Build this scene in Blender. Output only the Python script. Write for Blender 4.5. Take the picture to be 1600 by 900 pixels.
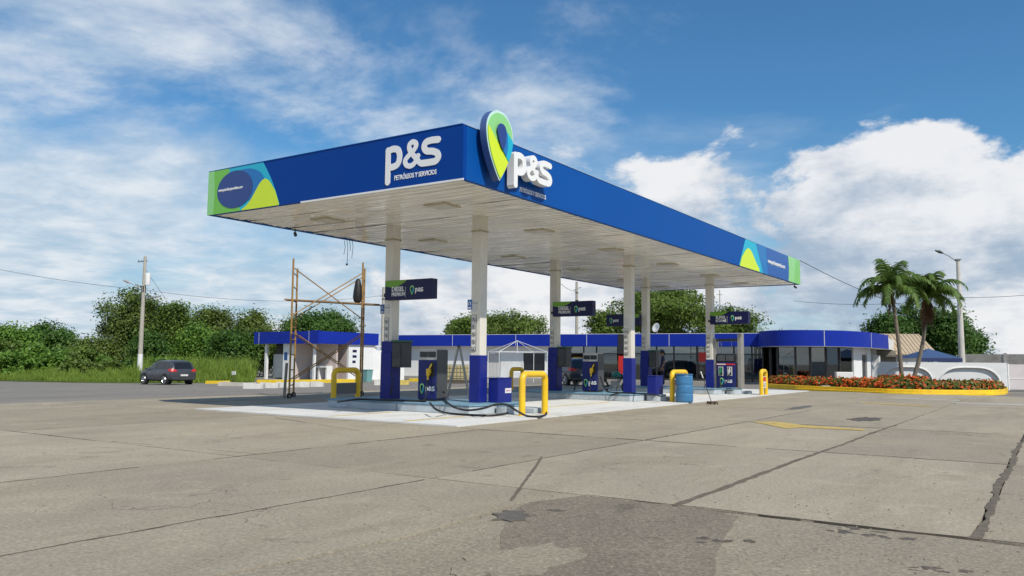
import bpy, bmesh, math, random
import numpy as np
from mathutils import Vector, Matrix

# ---------------------------------------------------------------- reset
for o in list(bpy.data.objects): bpy.data.objects.remove(o, do_unlink=True)
scene = bpy.context.scene
COL = scene.collection
random.seed(7)
RNG = np.random.default_rng(11)
rad = math.radians

# ---------------------------------------------------------------- camera
CAM_H = 1.4
FPX = 1276.967                      # focal length in pixels of a 1600 px wide picture
PITCH, ROLL, YAW = 0.0889, 0.0092, 0.5874
F = np.array([-math.sin(YAW)*math.cos(PITCH), math.cos(YAW)*math.cos(PITCH), math.sin(PITCH)])
_R = np.array([math.cos(YAW), math.sin(YAW), 0.0]); _U = np.cross(_R, F)
R2 = _R*math.cos(ROLL)+_U*math.sin(ROLL); U2 = -_R*math.sin(ROLL)+_U*math.cos(ROLL)
cd = bpy.data.cameras.new('camera'); cam = bpy.data.objects.new('camera', cd); COL.objects.link(cam)
M = Matrix.Identity(4)
for i in range(3):
    M[i][0] = R2[i]; M[i][1] = U2[i]; M[i][2] = -F[i]
M[2][3] = CAM_H
cam.matrix_world = M
cd.sensor_width = 36; cd.lens = FPX/1600*36; cd.clip_start = .1; cd.clip_end = 6000
scene.camera = cam
scene.render.resolution_x = 1024; scene.render.resolution_y = 576

def ray(u, v): return F + R2*(u-800)/FPX - U2*(v-450)/FPX
def A(u, v, D):                     # survey: photo point at measured distance D -> metres
    q = ray(u, v)*D; return Vector((q[0], q[1], q[2]+CAM_H))
def G(u, v, z=0.0):                 # survey: photo point on the level z
    d = ray(u, v); q = d*((z-CAM_H)/d[2]); return Vector((q[0], q[1], z))
def P(u, D, z):                     # photo column u at distance D, height z
    d = ray(u, 562); d = d*(D/float(d@F)); return Vector((d[0], d[1], z))

# ---------------------------------------------------------------- world, sun, exposure
SUN = Vector((.84, -.36, 1.0)).normalized()
sun_el = math.asin(SUN.z); sun_az = math.atan2(SUN.x, SUN.y)
w = bpy.data.worlds.new('World'); scene.world = w; w.use_nodes = True
nt = w.node_tree; nt.nodes.clear()
def N(t, **k):
    n = nt.nodes.new(t)
    for a, b in k.items(): setattr(n, a, b)
    return n
def L(a, b): nt.links.new(a, b)
def mth(op, a, b=None, c=None, clamp=False):
    n = N('ShaderNodeMath', operation=op); n.use_clamp = clamp
    for i, x in enumerate((a, b, c)):
        if x is None: continue
        if isinstance(x, (int, float)): n.inputs[i].default_value = x
        else: L(x, n.inputs[i])
    return n.outputs[0]
def smooth(x, lo, hi, a=0., b=1.):
    n = N('ShaderNodeMapRange', interpolation_type='SMOOTHSTEP')
    L(x, n.inputs[0]); n.inputs[1].default_value = lo; n.inputs[2].default_value = hi
    n.inputs[3].default_value = a; n.inputs[4].default_value = b
    return n.outputs[0]
SKY_STRENGTH = .105
sky = N('ShaderNodeTexSky', sky_type='NISHITA', sun_disc=False)
sky.sun_elevation = sun_el; sky.sun_rotation = sun_az
sky.air_density = 1.2; sky.dust_density = .25; sky.ozone_density = 3.5
tc = N('ShaderNodeTexCoord')
nrm = N('ShaderNodeVectorMath', operation='NORMALIZE'); L(tc.outputs['Generated'], nrm.inputs[0])
sep = N('ShaderNodeSeparateXYZ'); L(nrm.outputs[0], sep.inputs[0])
dz = mth('MAXIMUM', sep.outputs[2], 0.0)
den = mth('ADD', dz, .13)
cx = mth('DIVIDE', sep.outputs[0], den); cy = mth('DIVIDE', sep.outputs[1], den)
cmb = N('ShaderNodeCombineXYZ'); L(cx, cmb.inputs[0]); L(cy, cmb.inputs[1])
def noise(vec, scale, detail, rough, dist=0., off=(0, 0, 0)):
    mp = N('ShaderNodeMapping'); mp.inputs['Location'].default_value = off; L(vec, mp.inputs[0])
    n = N('ShaderNodeTexNoise'); n.inputs['Scale'].default_value = scale; n.inputs['Detail'].default_value = detail
    n.inputs['Roughness'].default_value = rough; n.inputs['Distortion'].default_value = dist
    L(mp.outputs[0], n.inputs['Vector']); return n.outputs['Fac']
# high thin layer (plane projection) and towering heaps near the horizon (direction space)
CO = (3.1, 1.7, 0.)
thin = noise(cmb.outputs[0], .85, 9, .62, .35, CO)
thin2 = noise(cmb.outputs[0], 3.2, 6, .6, .2, (1., 5., 0.))
west = mth('ADD', mth('MULTIPLY', sep.outputs[0], -.83), mth('MULTIPLY', sep.outputs[1], -.55))
cov = mth('ADD', thin, mth('ADD', mth('MULTIPLY', west, .24), .075))
cov = mth('ADD', cov, mth('MULTIPLY', thin2, .10))
cov = mth('SUBTRACT', cov, mth('MULTIPLY', dz, .10))
thin_m = mth('MULTIPLY', smooth(cov, .61, .82), .84)
strv = N('ShaderNodeMapping'); strv.inputs['Scale'].default_value = (1, 1, 1.7); L(nrm.outputs[0], strv.inputs[0])
HO = (.225, .117, .22)
heap = noise(strv.outputs[0], 2.6, 12, .60, .15, HO)
heap_s = noise(strv.outputs[0], 2.6, 12, .60, .15, (HO[0]+.05*SUN.x, HO[1]+.05*SUN.y, HO[2]+.085))
hc = mth('SUBTRACT', heap, mth('MULTIPLY', dz, .62))
east = mth('ADD', mth('MULTIPLY', sep.outputs[0], .83), mth('MULTIPLY', sep.outputs[1], .55))
hc = mth('ADD', hc, mth('MULTIPLY', east, .15))
heap_m = smooth(hc, .405, .455)
lit = smooth(mth('ADD', mth('SUBTRACT', heap, heap_s), mth('MULTIPLY', mth('SUBTRACT', thin2, .5), .16)), -.10, .11)
low = smooth(dz, 0.0, .20)
ccol = N('ShaderNodeMix', data_type='RGBA'); L(lit, ccol.inputs[0])
ccol.inputs[6].default_value = (.37, .47, .60, 1); ccol.inputs[7].default_value = (.90, .90, .91, 1)
tcol = N('ShaderNodeMix', data_type='RGBA'); L(smooth(thin2, .3, .7), tcol.inputs[0])
tcol.inputs[6].default_value = (.50, .63, .76, 1); tcol.inputs[7].default_value = (.82, .86, .90, 1)
skyc = N('ShaderNodeVectorMath', operation='SCALE'); tint = N('ShaderNodeVectorMath', operation='MULTIPLY'); L(sky.outputs[0], tint.inputs[0]); tint.inputs[1].default_value = (.47, .84, 1.06); L(tint.outputs[0], skyc.inputs[0]); skyc.inputs['Scale'].default_value = SKY_STRENGTH
hz = N('ShaderNodeMix', data_type='RGBA'); L(smooth(dz, .0, .24, .55, 0.), hz.inputs[0]); L(skyc.outputs[0], hz.inputs[6])
hz.inputs[7].default_value = (.34, .51, .69, 1)
strat = noise(strv.outputs[0], 1.9, 7, .58, .3, (2.3, .7, .4))
sc_ = mth('SUBTRACT', mth('SUBTRACT', strat, mth('MULTIPLY', east, .22)), mth('MULTIPLY', dz, .85))
strat_m = mth('MULTIPLY', smooth(sc_, .26, .50), .78)
ms_ = N('ShaderNodeMix', data_type='RGBA'); L(strat_m, ms_.inputs[0]); L(hz.outputs[2], ms_.inputs[6])
stc = N('ShaderNodeMix', data_type='RGBA'); L(smooth(thin2, .32, .68), stc.inputs[0]); stc.inputs[6].default_value = (.46, .58, .70, 1); stc.inputs[7].default_value = (.70, .76, .82, 1)
L(stc.outputs[2], ms_.inputs[7])
m1 = N('ShaderNodeMix', data_type='RGBA'); L(thin_m, m1.inputs[0]); L(ms_.outputs[2], m1.inputs[6]); L(tcol.outputs[2], m1.inputs[7])
m2 = N('ShaderNodeMix', data_type='RGBA'); L(mth('MULTIPLY', heap_m, .93), m2.inputs[0]); L(m1.outputs[2], m2.inputs[6]); L(ccol.outputs[2], m2.inputs[7])
bg = N('ShaderNodeBackground'); L(m2.outputs[2], bg.inputs[0]); bg.inputs[1].default_value = 1.0
wo = N('ShaderNodeOutputWorld'); L(bg.outputs[0], wo.inputs[0])

sd = bpy.data.lights.new('sun', 'SUN'); so = bpy.data.objects.new('sun', sd); COL.objects.link(so)
sd.energy = 4.4; sd.angle = rad(.53); sd.color = (1, .945, .85)
so.rotation_euler = SUN.to_track_quat('Z', 'Y').to_euler()
so.location = (10, -10, 40)
vs = scene.view_settings; vs.view_transform = 'Standard'; vs.look = 'None'; vs.exposure = 0.0; vs.gamma = 1.0; vs.use_curve_mapping = False

# ---------------------------------------------------------------- materials
MATS = {}
def mat(name, color, rough=.6, metal=0., var=.12, scale=3., bump=0., spec=.5, emit=None, dirt=0.):
    if name in MATS: return MATS[name]
    m = bpy.data.materials.new(name); m.use_nodes = True; t = m.node_tree
    b = t.nodes['Principled BSDF']; b.inputs['Roughness'].default_value = rough; b.inputs['Metallic'].default_value = metal
    b.inputs['Specular IOR Level'].default_value = spec
    g = t.nodes.new('ShaderNodeNewGeometry')
    n = t.nodes.new('ShaderNodeTexNoise'); n.inputs['Scale'].default_value = scale; n.inputs['Detail'].default_value = 6; n.inputs['Roughness'].default_value = .65
    t.links.new(g.outputs['Position'], n.inputs['Vector'])
    r = t.nodes.new('ShaderNodeMapRange'); t.links.new(n.outputs['Fac'], r.inputs[0])
    r.inputs[1].default_value = .25; r.inputs[2].default_value = .75; r.inputs[3].default_value = 1-var; r.inputs[4].default_value = 1+var
    s = t.nodes.new('ShaderNodeVectorMath'); s.operation = 'SCALE'; s.inputs[0].default_value = color[:3]; t.links.new(r.outputs[0], s.inputs['Scale'])
    src = s.outputs[0]
    if dirt:
        n2 = t.nodes.new('ShaderNodeTexNoise'); n2.inputs['Scale'].default_value = scale*.37; n2.inputs['Detail'].default_value = 8; n2.inputs['Roughness'].default_value = .7
        t.links.new(g.outputs['Position'], n2.inputs['Vector'])
        r2 = t.nodes.new('ShaderNodeMapRange'); t.links.new(n2.outputs['Fac'], r2.inputs[0]); r2.inputs[1].default_value = .5; r2.inputs[2].default_value = .72; r2.inputs[3].default_value = 0; r2.inputs[4].default_value = dirt
        mx = t.nodes.new('ShaderNodeMix'); mx.data_type = 'RGBA'; t.links.new(r2.outputs[0], mx.inputs[0]); t.links.new(src, mx.inputs[6]); mx.inputs[7].default_value = (.16, .13, .10, 1)
        src = mx.outputs[2]
    t.links.new(src, b.inputs['Base Color'])
    rr = t.nodes.new('ShaderNodeMapRange'); t.links.new(n.outputs['Fac'], rr.inputs[0]); rr.inputs[3].default_value = max(0, rough-.08); rr.inputs[4].default_value = min(1, rough+.08)
    t.links.new(rr.outputs[0], b.inputs['Roughness'])
    if bump:
        bp = t.nodes.new('ShaderNodeBump'); bp.inputs['Strength'].default_value = bump; bp.inputs['Distance'].default_value = .02
        t.links.new(n.outputs['Fac'], bp.inputs['Height']); t.links.new(bp.outputs[0], b.inputs['Normal'])
    if emit: b.inputs['Emission Color'].default_value = (*emit[:3], 1); b.inputs['Emission Strength'].default_value = emit[3]
    MATS[name] = m; return m

def leaf_mat(name, dark, light, trans=.25):
    m = bpy.data.materials.new(name); m.use_nodes = True; t = m.node_tree; t.nodes.clear()
    g = t.nodes.new('ShaderNodeNewGeometry')
    n = t.nodes.new('ShaderNodeTexNoise'); n.inputs['Scale'].default_value = .45; n.inputs['Detail'].default_value = 3
    t.links.new(g.outputs['Position'], n.inputs['Vector'])
    ad = t.nodes.new('ShaderNodeMath'); ad.operation = 'MULTIPLY_ADD'; t.links.new(g.outputs['Random Per Island'], ad.inputs[0]); ad.inputs[1].default_value = .55
    s2 = t.nodes.new('ShaderNodeMath'); s2.operation = 'SUBTRACT'; t.links.new(n.outputs['Fac'], s2.inputs[0]); s2.inputs[1].default_value = .25
    t.links.new(s2.outputs[0], ad.inputs[2])
    mx = t.nodes.new('ShaderNodeMix'); mx.data_type = 'RGBA'; mx.clamp_factor = True; t.links.new(ad.outputs[0], mx.inputs[0])
    mx.inputs[6].default_value = (*dark, 1); mx.inputs[7].default_value = (*light, 1)
    d = t.nodes.new('ShaderNodeBsdfPrincipled'); d.inputs['Roughness'].default_value = .5; d.inputs['Specular IOR Level'].default_value = .3; t.links.new(mx.outputs[2], d.inputs['Base Color'])
    tr = t.nodes.new('ShaderNodeBsdfTranslucent'); t.links.new(mx.outputs[2], tr.inputs[0])
    ms = t.nodes.new('ShaderNodeMixShader'); ms.inputs[0].default_value = trans; t.links.new(d.outputs[0], ms.inputs[1]); t.links.new(tr.outputs[0], ms.inputs[2])
    o = t.nodes.new('ShaderNodeOutputMaterial'); t.links.new(ms.outputs[0], o.inputs[0])
    MATS[name] = m; return m

def ground_mat(name, base, alt, stain, agg=.5, stain_lo=.52):
    m = bpy.data.materials.new(name); m.use_nodes = True; t = m.node_tree
    b = t.nodes['Principled BSDF']; b.inputs['Roughness'].default_value = .88; b.inputs['Specular IOR Level'].default_value = .25
    g = t.nodes.new('ShaderNodeNewGeometry')
    def nz(sc, det, ro, dist=0, mp=None):
        n = t.nodes.new('ShaderNodeTexNoise'); n.inputs['Scale'].default_value = sc; n.inputs['Detail'].default_value = det; n.inputs['Roughness'].default_value = ro; n.inputs['Distortion'].default_value = dist
        if mp:
            q = t.nodes.new('ShaderNodeMapping'); q.inputs['Scale'].default_value = mp; t.links.new(g.outputs['Position'], q.inputs[0]); t.links.new(q.outputs[0], n.inputs['Vector'])
        else: t.links.new(g.outputs['Position'], n.inputs['Vector'])
        return n.outputs['Fac']
    def rng(x, a, c, lo, hi):
        r = t.nodes.new('ShaderNodeMapRange'); t.links.new(x, r.inputs[0]); r.inputs[1].default_value = a; r.inputs[2].default_value = c; r.inputs[3].default_value = lo; r.inputs[4].default_value = hi; return r.outputs[0]
    def mix(f, a, c):
        x = t.nodes.new('ShaderNodeMix'); x.data_type = 'RGBA'; t.links.new(f, x.inputs[0])
        for i, q in ((6, a), (7, c)):
            if isinstance(q, tuple): x.inputs[i].default_value = (*q, 1)
            else: t.links.new(q, x.inputs[i])
        return x.outputs[2]
    c = mix(rng(nz(.28, 6, .62, .4), .35, .65, 0, 1), base, alt)
    c = mix(rng(nz(.9, 9, .7, .6, (1, .35, 1)), stain_lo, .74, 0, .55), c, stain)
    c = mix(rng(nz(.16, 5, .55, 1.2, (1.6, .5, 1)), .54, .72, 0, .45), c, tuple(x*.62 for x in base))
    c = mix(rng(nz(.55, 7, .68, .8, (2.2, .22, 1)), .55, .70, 0, .42), c, tuple(x*.66 for x in base))
    c = mix(rng(nz(1.1, 8, .72, .5), .55, .72, 0, .48), c, tuple(min(1, x*1.32) for x in base))
    c = mix(rng(nz(.8, 4, .5, 2.5), .66, .70, 0, .45), c, tuple(x*.42 for x in base))
    oi = t.nodes.new('ShaderNodeObjectInfo'); so_ = t.nodes.new('ShaderNodeVectorMath'); so_.operation = 'SCALE'; t.links.new(c, so_.inputs[0]); t.links.new(rng(oi.outputs['Random'], 0, 1, .88, 1.08), so_.inputs['Scale']); c = so_.outputs[0]
    fine = nz(26, 4, .75)
    sc = t.nodes.new('ShaderNodeVectorMath'); sc.operation = 'SCALE'; t.links.new(c, sc.inputs[0]); t.links.new(rng(fine, .3, .7, 1-.28*agg, 1+.28*agg), sc.inputs['Scale'])
    vo = t.nodes.new('ShaderNodeTexVoronoi'); vo.inputs['Scale'].default_value = 34; t.links.new(g.outputs['Position'], vo.inputs['Vector'])
    sc2 = t.nodes.new('ShaderNodeVectorMath'); sc2.operation = 'SCALE'; t.links.new(sc.outputs[0], sc2.inputs[0]); t.links.new(rng(vo.outputs['Distance'], .0, .6, 1+.2*agg, 1-.16*agg), sc2.inputs['Scale'])
    # hairline crazing
    v2 = t.nodes.new('ShaderNodeTexVoronoi'); v2.feature = 'DISTANCE_TO_EDGE'; v2.inputs['Scale'].default_value = .55
    ws = t.nodes.new('ShaderNodeVectorMath'); ws.operation = 'ADD'; t.links.new(g.outputs['Position'], ws.inputs[0])
    nn = t.nodes.new('ShaderNodeTexNoise'); nn.inputs['Scale'].default_value = 2.2; nn.inputs['Detail'].default_value = 6; t.links.new(g.outputs['Position'], nn.inputs['Vector'])
    t.links.new(nn.outputs['Color'], ws.inputs[1]); t.links.new(ws.outputs[0], v2.inputs['Vector'])
    crk = rng(v2.outputs['Distance'], 0, .008, .85, 0)
    gate = rng(nz(.35, 3, .5), .52, .62, 0, 1)
    mu = t.nodes.new('ShaderNodeMath'); mu.operation = 'MULTIPLY'; t.links.new(crk, mu.inputs[0]); t.links.new(gate, mu.inputs[1])
    c = mix(mu.outputs[0], sc2.outputs[0], (.06, .052, .045))
    t.links.new(c, b.inputs['Base Color'])
    bp = t.nodes.new('ShaderNodeBump'); bp.inputs['Strength'].default_value = .35; bp.inputs['Distance'].default_value = .012
    t.links.new(fine, bp.inputs['Height']); t.links.new(bp.outputs[0], b.inputs['Normal'])
    MATS[name] = m; return m

def glass_mat(name, tint, refl):
    m = bpy.data.materials.new(name); m.use_nodes = True; t = m.node_tree; t.nodes.clear()
    tr = t.nodes.new('ShaderNodeBsdfTransparent'); tr.inputs[0].default_value = (*tint, 1)
    gl = t.nodes.new('ShaderNodeBsdfGlossy'); gl.inputs['Roughness'].default_value = .02; gl.inputs[0].default_value = (.9, .95, .95, 1)
    lw = t.nodes.new('ShaderNodeFresnel'); lw.inputs[0].default_value = 1.5
    ms = t.nodes.new('ShaderNodeMixShader');     mr = t.nodes.new('ShaderNodeMapRange'); t.links.new(lw.outputs[0], mr.inputs[0]); mr.inputs[3].default_value = refl*.6; mr.inputs[4].default_value = 1
    t.links.new(mr.outputs[0], ms.inputs[0])
    t.links.new(tr.outputs[0], ms.inputs[1]); t.links.new(gl.outputs[0], ms.inputs[2])
    o = t.nodes.new('ShaderNodeOutputMaterial'); t.links.new(ms.outputs[0], o.inputs[0])
    MATS[name] = m; return m

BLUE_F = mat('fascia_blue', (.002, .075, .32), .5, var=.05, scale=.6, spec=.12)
BLUE_F_SHADED = mat('fascia_blue_shaded', (.0012, .048, .265), .5, var=.05, scale=.6, spec=.10)  # darker copy of the fascia blue, the front face's shade put into its colour
BLUE_B = mat('building_blue', (.008, .028, .30), .55, var=.10, scale=1.5, spec=.15)
BLUE_C = mat('column_blue', (.008, .018, .19), .45, var=.10, dirt=.12, spec=.25)
NAVY = mat('navy', (.007, .010, .062), .42, var=.08, spec=.3)
WHITE = mat('white_paint', (.74, .73, .70), .45, var=.05, dirt=.14)
CREAM = mat('cream_steel', (.66, .63, .55), .35, var=.06, dirt=.12)
SOFFIT = mat('soffit_metal', (.93, .88, .76), .2, .1, var=.05, scale=1.2, spec=.8, dirt=.05)
_b = SOFFIT.node_tree.nodes['Principled BSDF']; _b.inputs['Coat Weight'].default_value = .8; _b.inputs['Coat Roughness'].default_value = .04
LETTER = mat('letter_white', (.80, .80, .78), .4, var=.03)
GREEN = mat('logo_green', (.16, .50, .06), .4, var=.03)
LIME = mat('logo_lime', (.62, .78, .02), .4, var=.03)
CYAN = mat('logo_cyan', (.0, .42, .58), .4, var=.03)
MIDB = mat('logo_mid_blue', (.0, .16, .45), .4, var=.03)
DKB = mat('logo_dark_blue', (.012, .05, .22), .4, var=.03)
YELLOW = mat('yellow_paint', (.80, .50, .012), .4, var=.08, dirt=.22)
YKERB = mat('yellow_kerb_paint', (.72, .50, .02), .7, var=.15, dirt=.4)
GREY = mat('grey_metal', (.30, .30, .29), .4, .6, var=.12, dirt=.2)
DARK = mat('dark_grey', (.035, .037, .04), .5, var=.15)
BLACK = mat('black_rubber', (.012, .012, .013), .55, var=.1)
ISLE = mat('island_concrete', (.42, .47, .50), .7, var=.14, scale=4, dirt=.45, bump=.2)
ISLB = mat('island_blue_edge', (.15, .28, .37), .6, var=.2, scale=5, dirt=.4)
PADM = ground_mat('pad_paint', (.62, .615, .59), (.55, .545, .52), (.42, .385, .33), .3)
CONC = ground_mat('yard_concrete', (.385, .330, .240), (.325, .283, .214), (.24, .195, .135), .8, .48)
ASPH = ground_mat('yard_asphalt', (.250, .228, .195), (.205, .188, .165), (.14, .125, .105), .8)
WORN = ground_mat('worn_concrete', (.365, .312, .228), (.32, .277, .206), (.235, .19, .135), 1.0, .46)
PATCH = ground_mat('patch_asphalt', (.245, .207, .153), (.205, .175, .133), (.14, .116, .085), 1.2, .45)
FIELD = ground_mat('field_soil', (.075, .11, .025), (.10, .13, .035), (.09, .08, .035), .8)
OLDC = mat('old_concrete', (.34, .32, .28), .85, var=.2, scale=3, dirt=.6, bump=.4)
POLE = mat('pole_concrete', (.40, .37, .31), .85, var=.15, scale=5, dirt=.35)
BARK = mat('bark', (.10, .075, .05), .9, var=.3, scale=6, bump=.5)
STEELY = mat('scaffold_yellow_rust', (.36, .20, .05), .6, .2, var=.25, scale=8, dirt=.45)
RED = mat('red_paint', (.55, .02, .015), .4, var=.08)
DRUMB = mat('drum_blue_plastic', (.042, .175, .35), .45, var=.18, scale=5, dirt=.3)
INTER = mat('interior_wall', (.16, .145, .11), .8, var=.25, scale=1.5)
GLASS = glass_mat('shop_glass', (.42, .45, .42), .16)
CARGL = glass_mat('car_glass', (.06, .07, .08), .12)
SKIN = mat('skin', (.30, .15, .09), .6, var=.04)
L_TREE = leaf_mat('leaf_mid', (.050, .100, .016), (.20, .285, .050), .38)
L_DARK = leaf_mat('leaf_dark', (.036, .088, .016), (.125, .235, .044), .38)
L_BRIGHT = leaf_mat('leaf_bright', (.060, .145, .018), (.20, .34, .050), .35)
L_OLIVE = leaf_mat('leaf_olive', (.048, .085, .016), (.19, .255, .050), .36)
L_PALM = leaf_mat('palm_leaf', (.06, .13, .024), (.21, .30, .07), .4)
L_DRY = leaf_mat('palm_dry', (.09, .045, .015), (.22, .12, .045))
L_GRASS = leaf_mat('grass_blade', (.11, .19, .022), (.30, .40, .07), .4)
L_FLOW = leaf_mat('flower_orange', (.50, .045, .008), (.80, .17, .03), .25)
L_HEDGE = leaf_mat('hedge_leaf', (.06, .085, .016), (.22, .22, .045), .3)

# ---------------------------------------------------------------- mesh helpers
def link(name, me, mats, parent=None, smooth_=False):
    o = bpy.data.objects.new(name, me); COL.objects.link(o)
    for m in (mats if isinstance(mats, (list, tuple)) else [mats]): me.materials.append(m)
    if smooth_: me.polygons.foreach_set('use_smooth', [True]*len(me.polygons))
    if parent is not None: o.parent = parent
    return o
def tag(o, label, cat, group=None):
    o['label'] = label; o['category'] = cat
    if group: o['group'] = group
    return o
def kind(o, k): o['kind'] = k; return o
def empty(name, loc=(0, 0, 0), rz=0.):
    o = bpy.data.objects.new(name, None); COL.objects.link(o); o.location = loc; o.rotation_euler = (0, 0, rz); o.empty_display_size = .3
    return o
class MB:
    def __init__(s): s.v = []; s.f = []; s.mi = []; s.cur = 0
    def add(s, vs, fs):
        b = len(s.v); s.v += [tuple(q) for q in vs]; s.f += [tuple(b+i for i in q) for q in fs]; s.mi += [s.cur]*len(fs); return s
    def box(s, x0, x1, y0, y1, z0, z1):
        return s.add([(x0,y0,z0),(x1,y0,z0),(x1,y1,z0),(x0,y1,z0),(x0,y0,z1),(x1,y0,z1),(x1,y1,z1),(x0,y1,z1)],
                     [(0,3,2,1),(4,5,6,7),(0,1,5,4),(1,2,6,5),(2,3,7,6),(3,0,4,7)])
    def prism(s, pts, z0, z1):
        n = len(pts); a = sum(pts[i][0]*pts[(i+1) % n][1]-pts[(i+1) % n][0]*pts[i][1] for i in range(n))
        if a < 0: pts = pts[::-1]
        return s.add([(p[0], p[1], z0) for p in pts]+[(p[0], p[1], z1) for p in pts],
                     [tuple(range(n))[::-1], tuple(range(n, 2*n))]+[(i, (i+1) % n, n+(i+1) % n, n+i) for i in range(n)])
    def tube(s, path, r, n=8, cap=True):
        path = [Vector(p) for p in path]; rs = r if isinstance(r, (list, tuple)) else [r]*len(path)
        vs = []; ref = None
        for i, p in enumerate(path):
            t = (path[min(i+1, len(path)-1)]-path[max(i-1, 0)]).normalized()
            if ref is None: ref = t.orthogonal().normalized()
            a = (ref-t*ref.dot(t)); a = a.normalized() if a.length > 1e-6 else t.orthogonal().normalized(); ref = a
            b = t.cross(a)
            vs += [p+(a*math.cos(2*math.pi*k/n)+b*math.sin(2*math.pi*k/n))*rs[i] for k in range(n)]
        fs = [(i*n+k, i*n+(k+1) % n, (i+1)*n+(k+1) % n, (i+1)*n+k) for i in range(len(path)-1) for k in range(n)]
        if cap: fs += [tuple(range(n))[::-1], tuple(range((len(path)-1)*n, len(path)*n))]
        return s.add(vs, fs)
    def lathe(s, prof, c=(0, 0, 0), n=20):
        vs = [(c[0]+r*math.cos(2*math.pi*k/n), c[1]+r*math.sin(2*math.pi*k/n), c[2]+z) for r, z in prof for k in range(n)]
        fs = [(i*n+k, i*n+(k+1) % n, (i+1)*n+(k+1) % n, (i+1)*n+k) for i in range(len(prof)-1) for k in range(n)]
        fs += [tuple(range(n))[::-1], tuple(range((len(prof)-1)*n, len(prof)*n))]
        return s.add(vs, fs)
    def quad(s, a, b, c, d): return s.add([a, b, c, d], [(0, 1, 2, 3)])
    def mesh(s, name):
        me = bpy.data.meshes.new(name); me.from_pydata(s.v, [], s.f); me.update()
        if any(s.mi): me.polygons.foreach_set('material_index', s.mi)
        return me
    def build(s, name, m, parent=None, sm=False, bevel=0., at=None):
        if at is not None: s.v = [(q[0]-at[0], q[1]-at[1], q[2]-at[2]) for q in s.v]
        o = link(name, s.mesh(name), m, parent, sm)
        if bevel:
            md = o.modifiers.new('bevel', 'BEVEL'); md.width = bevel; md.segments = 2; md.limit_method = 'ANGLE'; md.angle_limit = rad(40)
        if sm: 
            try: o.data.set_sharp_from_angle(angle=rad(38))
            except Exception: pass
        return o
def copy_tree(o, parent=None):
    c = o.copy(); COL.objects.link(c); c.parent = parent
    for ch in o.children: copy_tree(ch, c)
    return c

# marching squares: filled outline of field(x, y) < 0, extruded
def flat_shape(name, field, x0, x1, y0, y1, res, depth, m, parent=None, place=None):
    nx = max(2, int((x1-x0)/res)); ny = max(2, int((y1-y0)/res))
    xs = np.linspace(x0, x1, nx+1); ys = np.linspace(y0, y1, ny+1)
    X, Y = np.meshgrid(xs, ys, indexing='ij'); Fv = field(X, Y)
    Fv[0, :] = np.maximum(Fv[0, :], 1e-4); Fv[-1, :] = np.maximum(Fv[-1, :], 1e-4); Fv[:, 0] = np.maximum(Fv[:, 0], 1e-4); Fv[:, -1] = np.maximum(Fv[:, -1], 1e-4)
    vid = {}; V = []; faces = []
    def vert(k, p):
        if k not in vid: vid[k] = len(V); V.append(p)
        return vid[k]
    for i in range(nx):
        for j in range(ny):
            cs = ((i, j), (i+1, j), (i+1, j+1), (i, j+1))
            ins = [Fv[c] < 0 for c in cs]
            if not any(ins): continue
            poly = []
            for a in range(4):
                c, d = cs[a], cs[(a+1) % 4]
                if ins[a]: poly.append(vert(('c',)+c, (X[c], Y[c])))
                if ins[a] != ins[(a+1) % 4]:
                    t = Fv[c]/(Fv[c]-Fv[d]); k = ('e',)+min(c, d)+max(c, d)
                    poly.append(vert(k, (X[c]+t*(X[d]-X[c]), Y[c]+t*(Y[d]-Y[c]))))
            if len(poly) >= 3: faces.append(tuple(poly))
    n = len(V); ed = {}
    for f in faces:
        for a in range(len(f)):
            e = (f[a], f[(a+1) % len(f)]); ed[e] = ed.get(e, 0)+1
    walls = [(a, b) for (a, b) in ed if (b, a) not in ed]
    fs = list(faces)+[tuple(n+q for q in f[::-1]) for f in faces]+[(b, a, n+a, n+b) for a, b in walls]
    # local: x right, y up, front face at depth, back at 0
    vs = [(p[0], p[1], depth) for p in V]+[(p[0], p[1], 0.) for p in V]
    if place is not None: vs = [tuple(place @ Vector(q)) for q in vs]
    me = bpy.data.meshes.new(name); me.from_pydata(vs, [], fs); me.update()
    return link(name, me, m, parent)
def seg_field(paths, r):
    def f(X, Y):
        D = np.full(X.shape, 1e9)
        for pth in paths:
            rr = r
            if isinstance(pth, tuple): pth, rr = pth
            for (ax, ay), (bx, by) in zip(pth[:-1], pth[1:]):
                dx, dy = bx-ax, by-ay; t = np.clip(((X-ax)*dx+(Y-ay)*dy)/(dx*dx+dy*dy+1e-12), 0, 1)
                D = np.minimum(D, np.hypot(X-ax-t*dx, Y-ay-t*dy)-rr)
        return D
    return f
def crom(pts, n=8):
    p = [pts[0]]+list(pts)+[pts[-1]]; out = []
    for i in range(1, len(p)-2):
        for k in range(n):
            t = k/n; a, b, c, d = [np.array(q, float) for q in p[i-1:i+3]]
            out.append(tuple(.5*((2*b)+(c-a)*t+(2*a-5*b+4*c-d)*t*t+(3*b-a-3*c+d)*t**3)))
    out.append(tuple(pts[-1])); return out
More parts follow.
